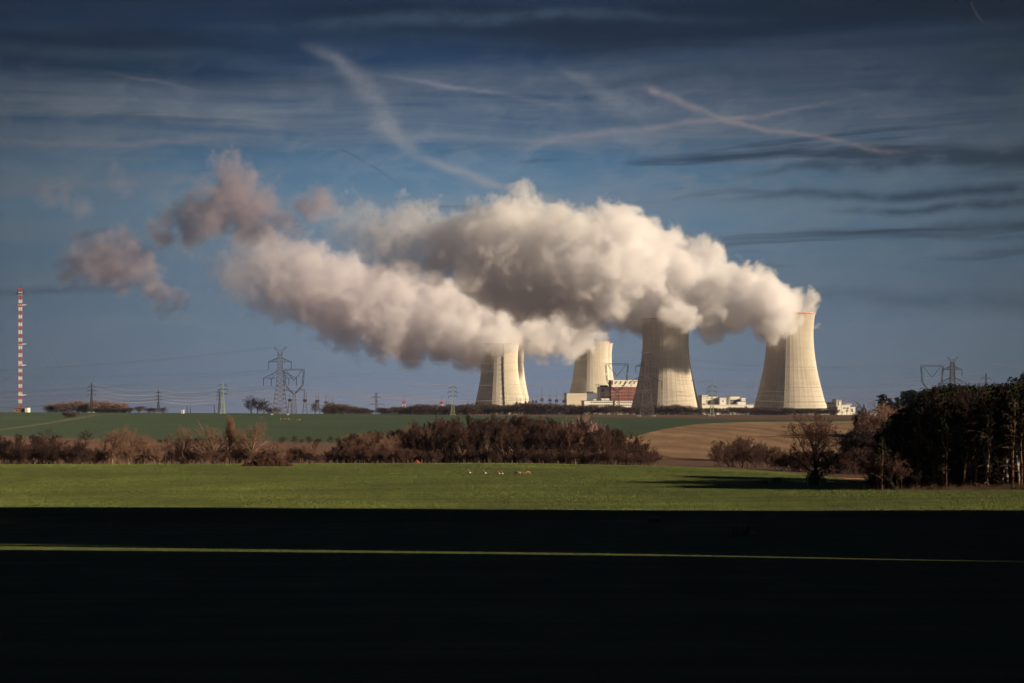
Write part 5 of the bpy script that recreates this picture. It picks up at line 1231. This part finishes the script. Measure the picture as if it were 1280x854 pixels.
m_far = m_near; m_mauve = volume_material('steam_mauve', (.60, .54, .62), .1)
X = lambda px, D: (px - 640) * D / F
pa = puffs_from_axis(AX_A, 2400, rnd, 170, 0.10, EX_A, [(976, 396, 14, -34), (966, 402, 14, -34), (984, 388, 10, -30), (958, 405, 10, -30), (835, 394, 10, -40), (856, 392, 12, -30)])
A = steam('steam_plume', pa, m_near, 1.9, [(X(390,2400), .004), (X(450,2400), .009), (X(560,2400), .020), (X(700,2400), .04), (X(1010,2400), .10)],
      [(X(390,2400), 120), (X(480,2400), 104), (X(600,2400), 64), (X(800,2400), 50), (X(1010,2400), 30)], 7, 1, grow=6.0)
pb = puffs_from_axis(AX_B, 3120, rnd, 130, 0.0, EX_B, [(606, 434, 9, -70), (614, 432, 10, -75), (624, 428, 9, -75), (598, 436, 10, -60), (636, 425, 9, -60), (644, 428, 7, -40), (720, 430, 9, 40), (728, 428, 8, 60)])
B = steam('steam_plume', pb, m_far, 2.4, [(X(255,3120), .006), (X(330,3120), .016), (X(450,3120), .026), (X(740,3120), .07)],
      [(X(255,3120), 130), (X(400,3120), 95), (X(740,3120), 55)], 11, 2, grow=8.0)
def detached(cl, D, n, dens, er, seed):
    ps = []
    for px, py, r in cl:
        c = at(px, py, D); rm = r * D / F
        ps.append((c, min(range(4), key=lambda j: abs(math.log(CLS[j] / rm)))))
        for _ in range(n):
            u = Vector((rnd.gauss(0, 1), rnd.gauss(0, 1), rnd.gauss(0, 1))).normalized()
            ps.append((c + u * rm * rnd.uniform(.5, 1.05), 2 if rm > 18 else 3))
    xs = [p[0].x for p in ps]
    return steam('steam_cloud', ps, m_mauve, 3.5, [(min(xs), dens), (max(xs), dens)], [(min(xs), er), (max(xs), er)], 12, seed, grow=10.0)
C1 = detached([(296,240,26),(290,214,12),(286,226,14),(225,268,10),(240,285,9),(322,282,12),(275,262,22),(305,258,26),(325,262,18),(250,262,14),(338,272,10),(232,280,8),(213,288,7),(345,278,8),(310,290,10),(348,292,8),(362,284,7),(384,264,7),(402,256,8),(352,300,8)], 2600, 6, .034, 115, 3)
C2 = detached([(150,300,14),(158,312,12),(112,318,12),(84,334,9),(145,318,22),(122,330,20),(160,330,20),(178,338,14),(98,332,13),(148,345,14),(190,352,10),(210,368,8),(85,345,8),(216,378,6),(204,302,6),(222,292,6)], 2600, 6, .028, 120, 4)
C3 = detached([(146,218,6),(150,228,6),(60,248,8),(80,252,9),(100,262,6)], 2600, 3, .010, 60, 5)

tag(A, 'great white plume from the two near towers drifting left, mauve in its shaded middle', 'steam', 'steam of the cooling towers')
tag(B, 'lower bright plume from the far towers, drifting left below the great one', 'steam', 'steam of the cooling towers')
tag(C1, 'detached mauve steam cloud, highest at the left end above both plumes', 'steam', 'steam of the cooling towers')
tag(C2, 'detached ragged mauve steam cloud above the striped mast side, farthest left big one', 'steam', 'steam of the cooling towers')
tag(C3, 'faint small wisps of steam high at the far left', 'steam', 'steam of the cooling towers')
for o in (A, B, C1, C2, C3): o['kind'] = 'stuff'

# ================================================================ the air
hz = bpy.data.materials.new('air'); hz.use_nodes = True; nt = hz.node_tree; nt.nodes.clear()
o_ = nt.nodes.new('ShaderNodeOutputMaterial'); v_ = nt.nodes.new('ShaderNodeVolumePrincipled'); v_.inputs['Density'].default_value = 2.8e-5
v_.inputs['Color'].default_value = (.42, .64, 1.0, 1); v_.inputs['Anisotropy'].default_value = .2; nt.links.new(v_.outputs[0], o_.inputs['Volume'])
ho = MB().box(-9000, 9000, -450, 9600, -80, 420).build('haze', hz); ho['kind'] = 'stuff'; ho['label'] = 'thin pale winter haze over the fields and the power station'; ho['category'] = 'haze'
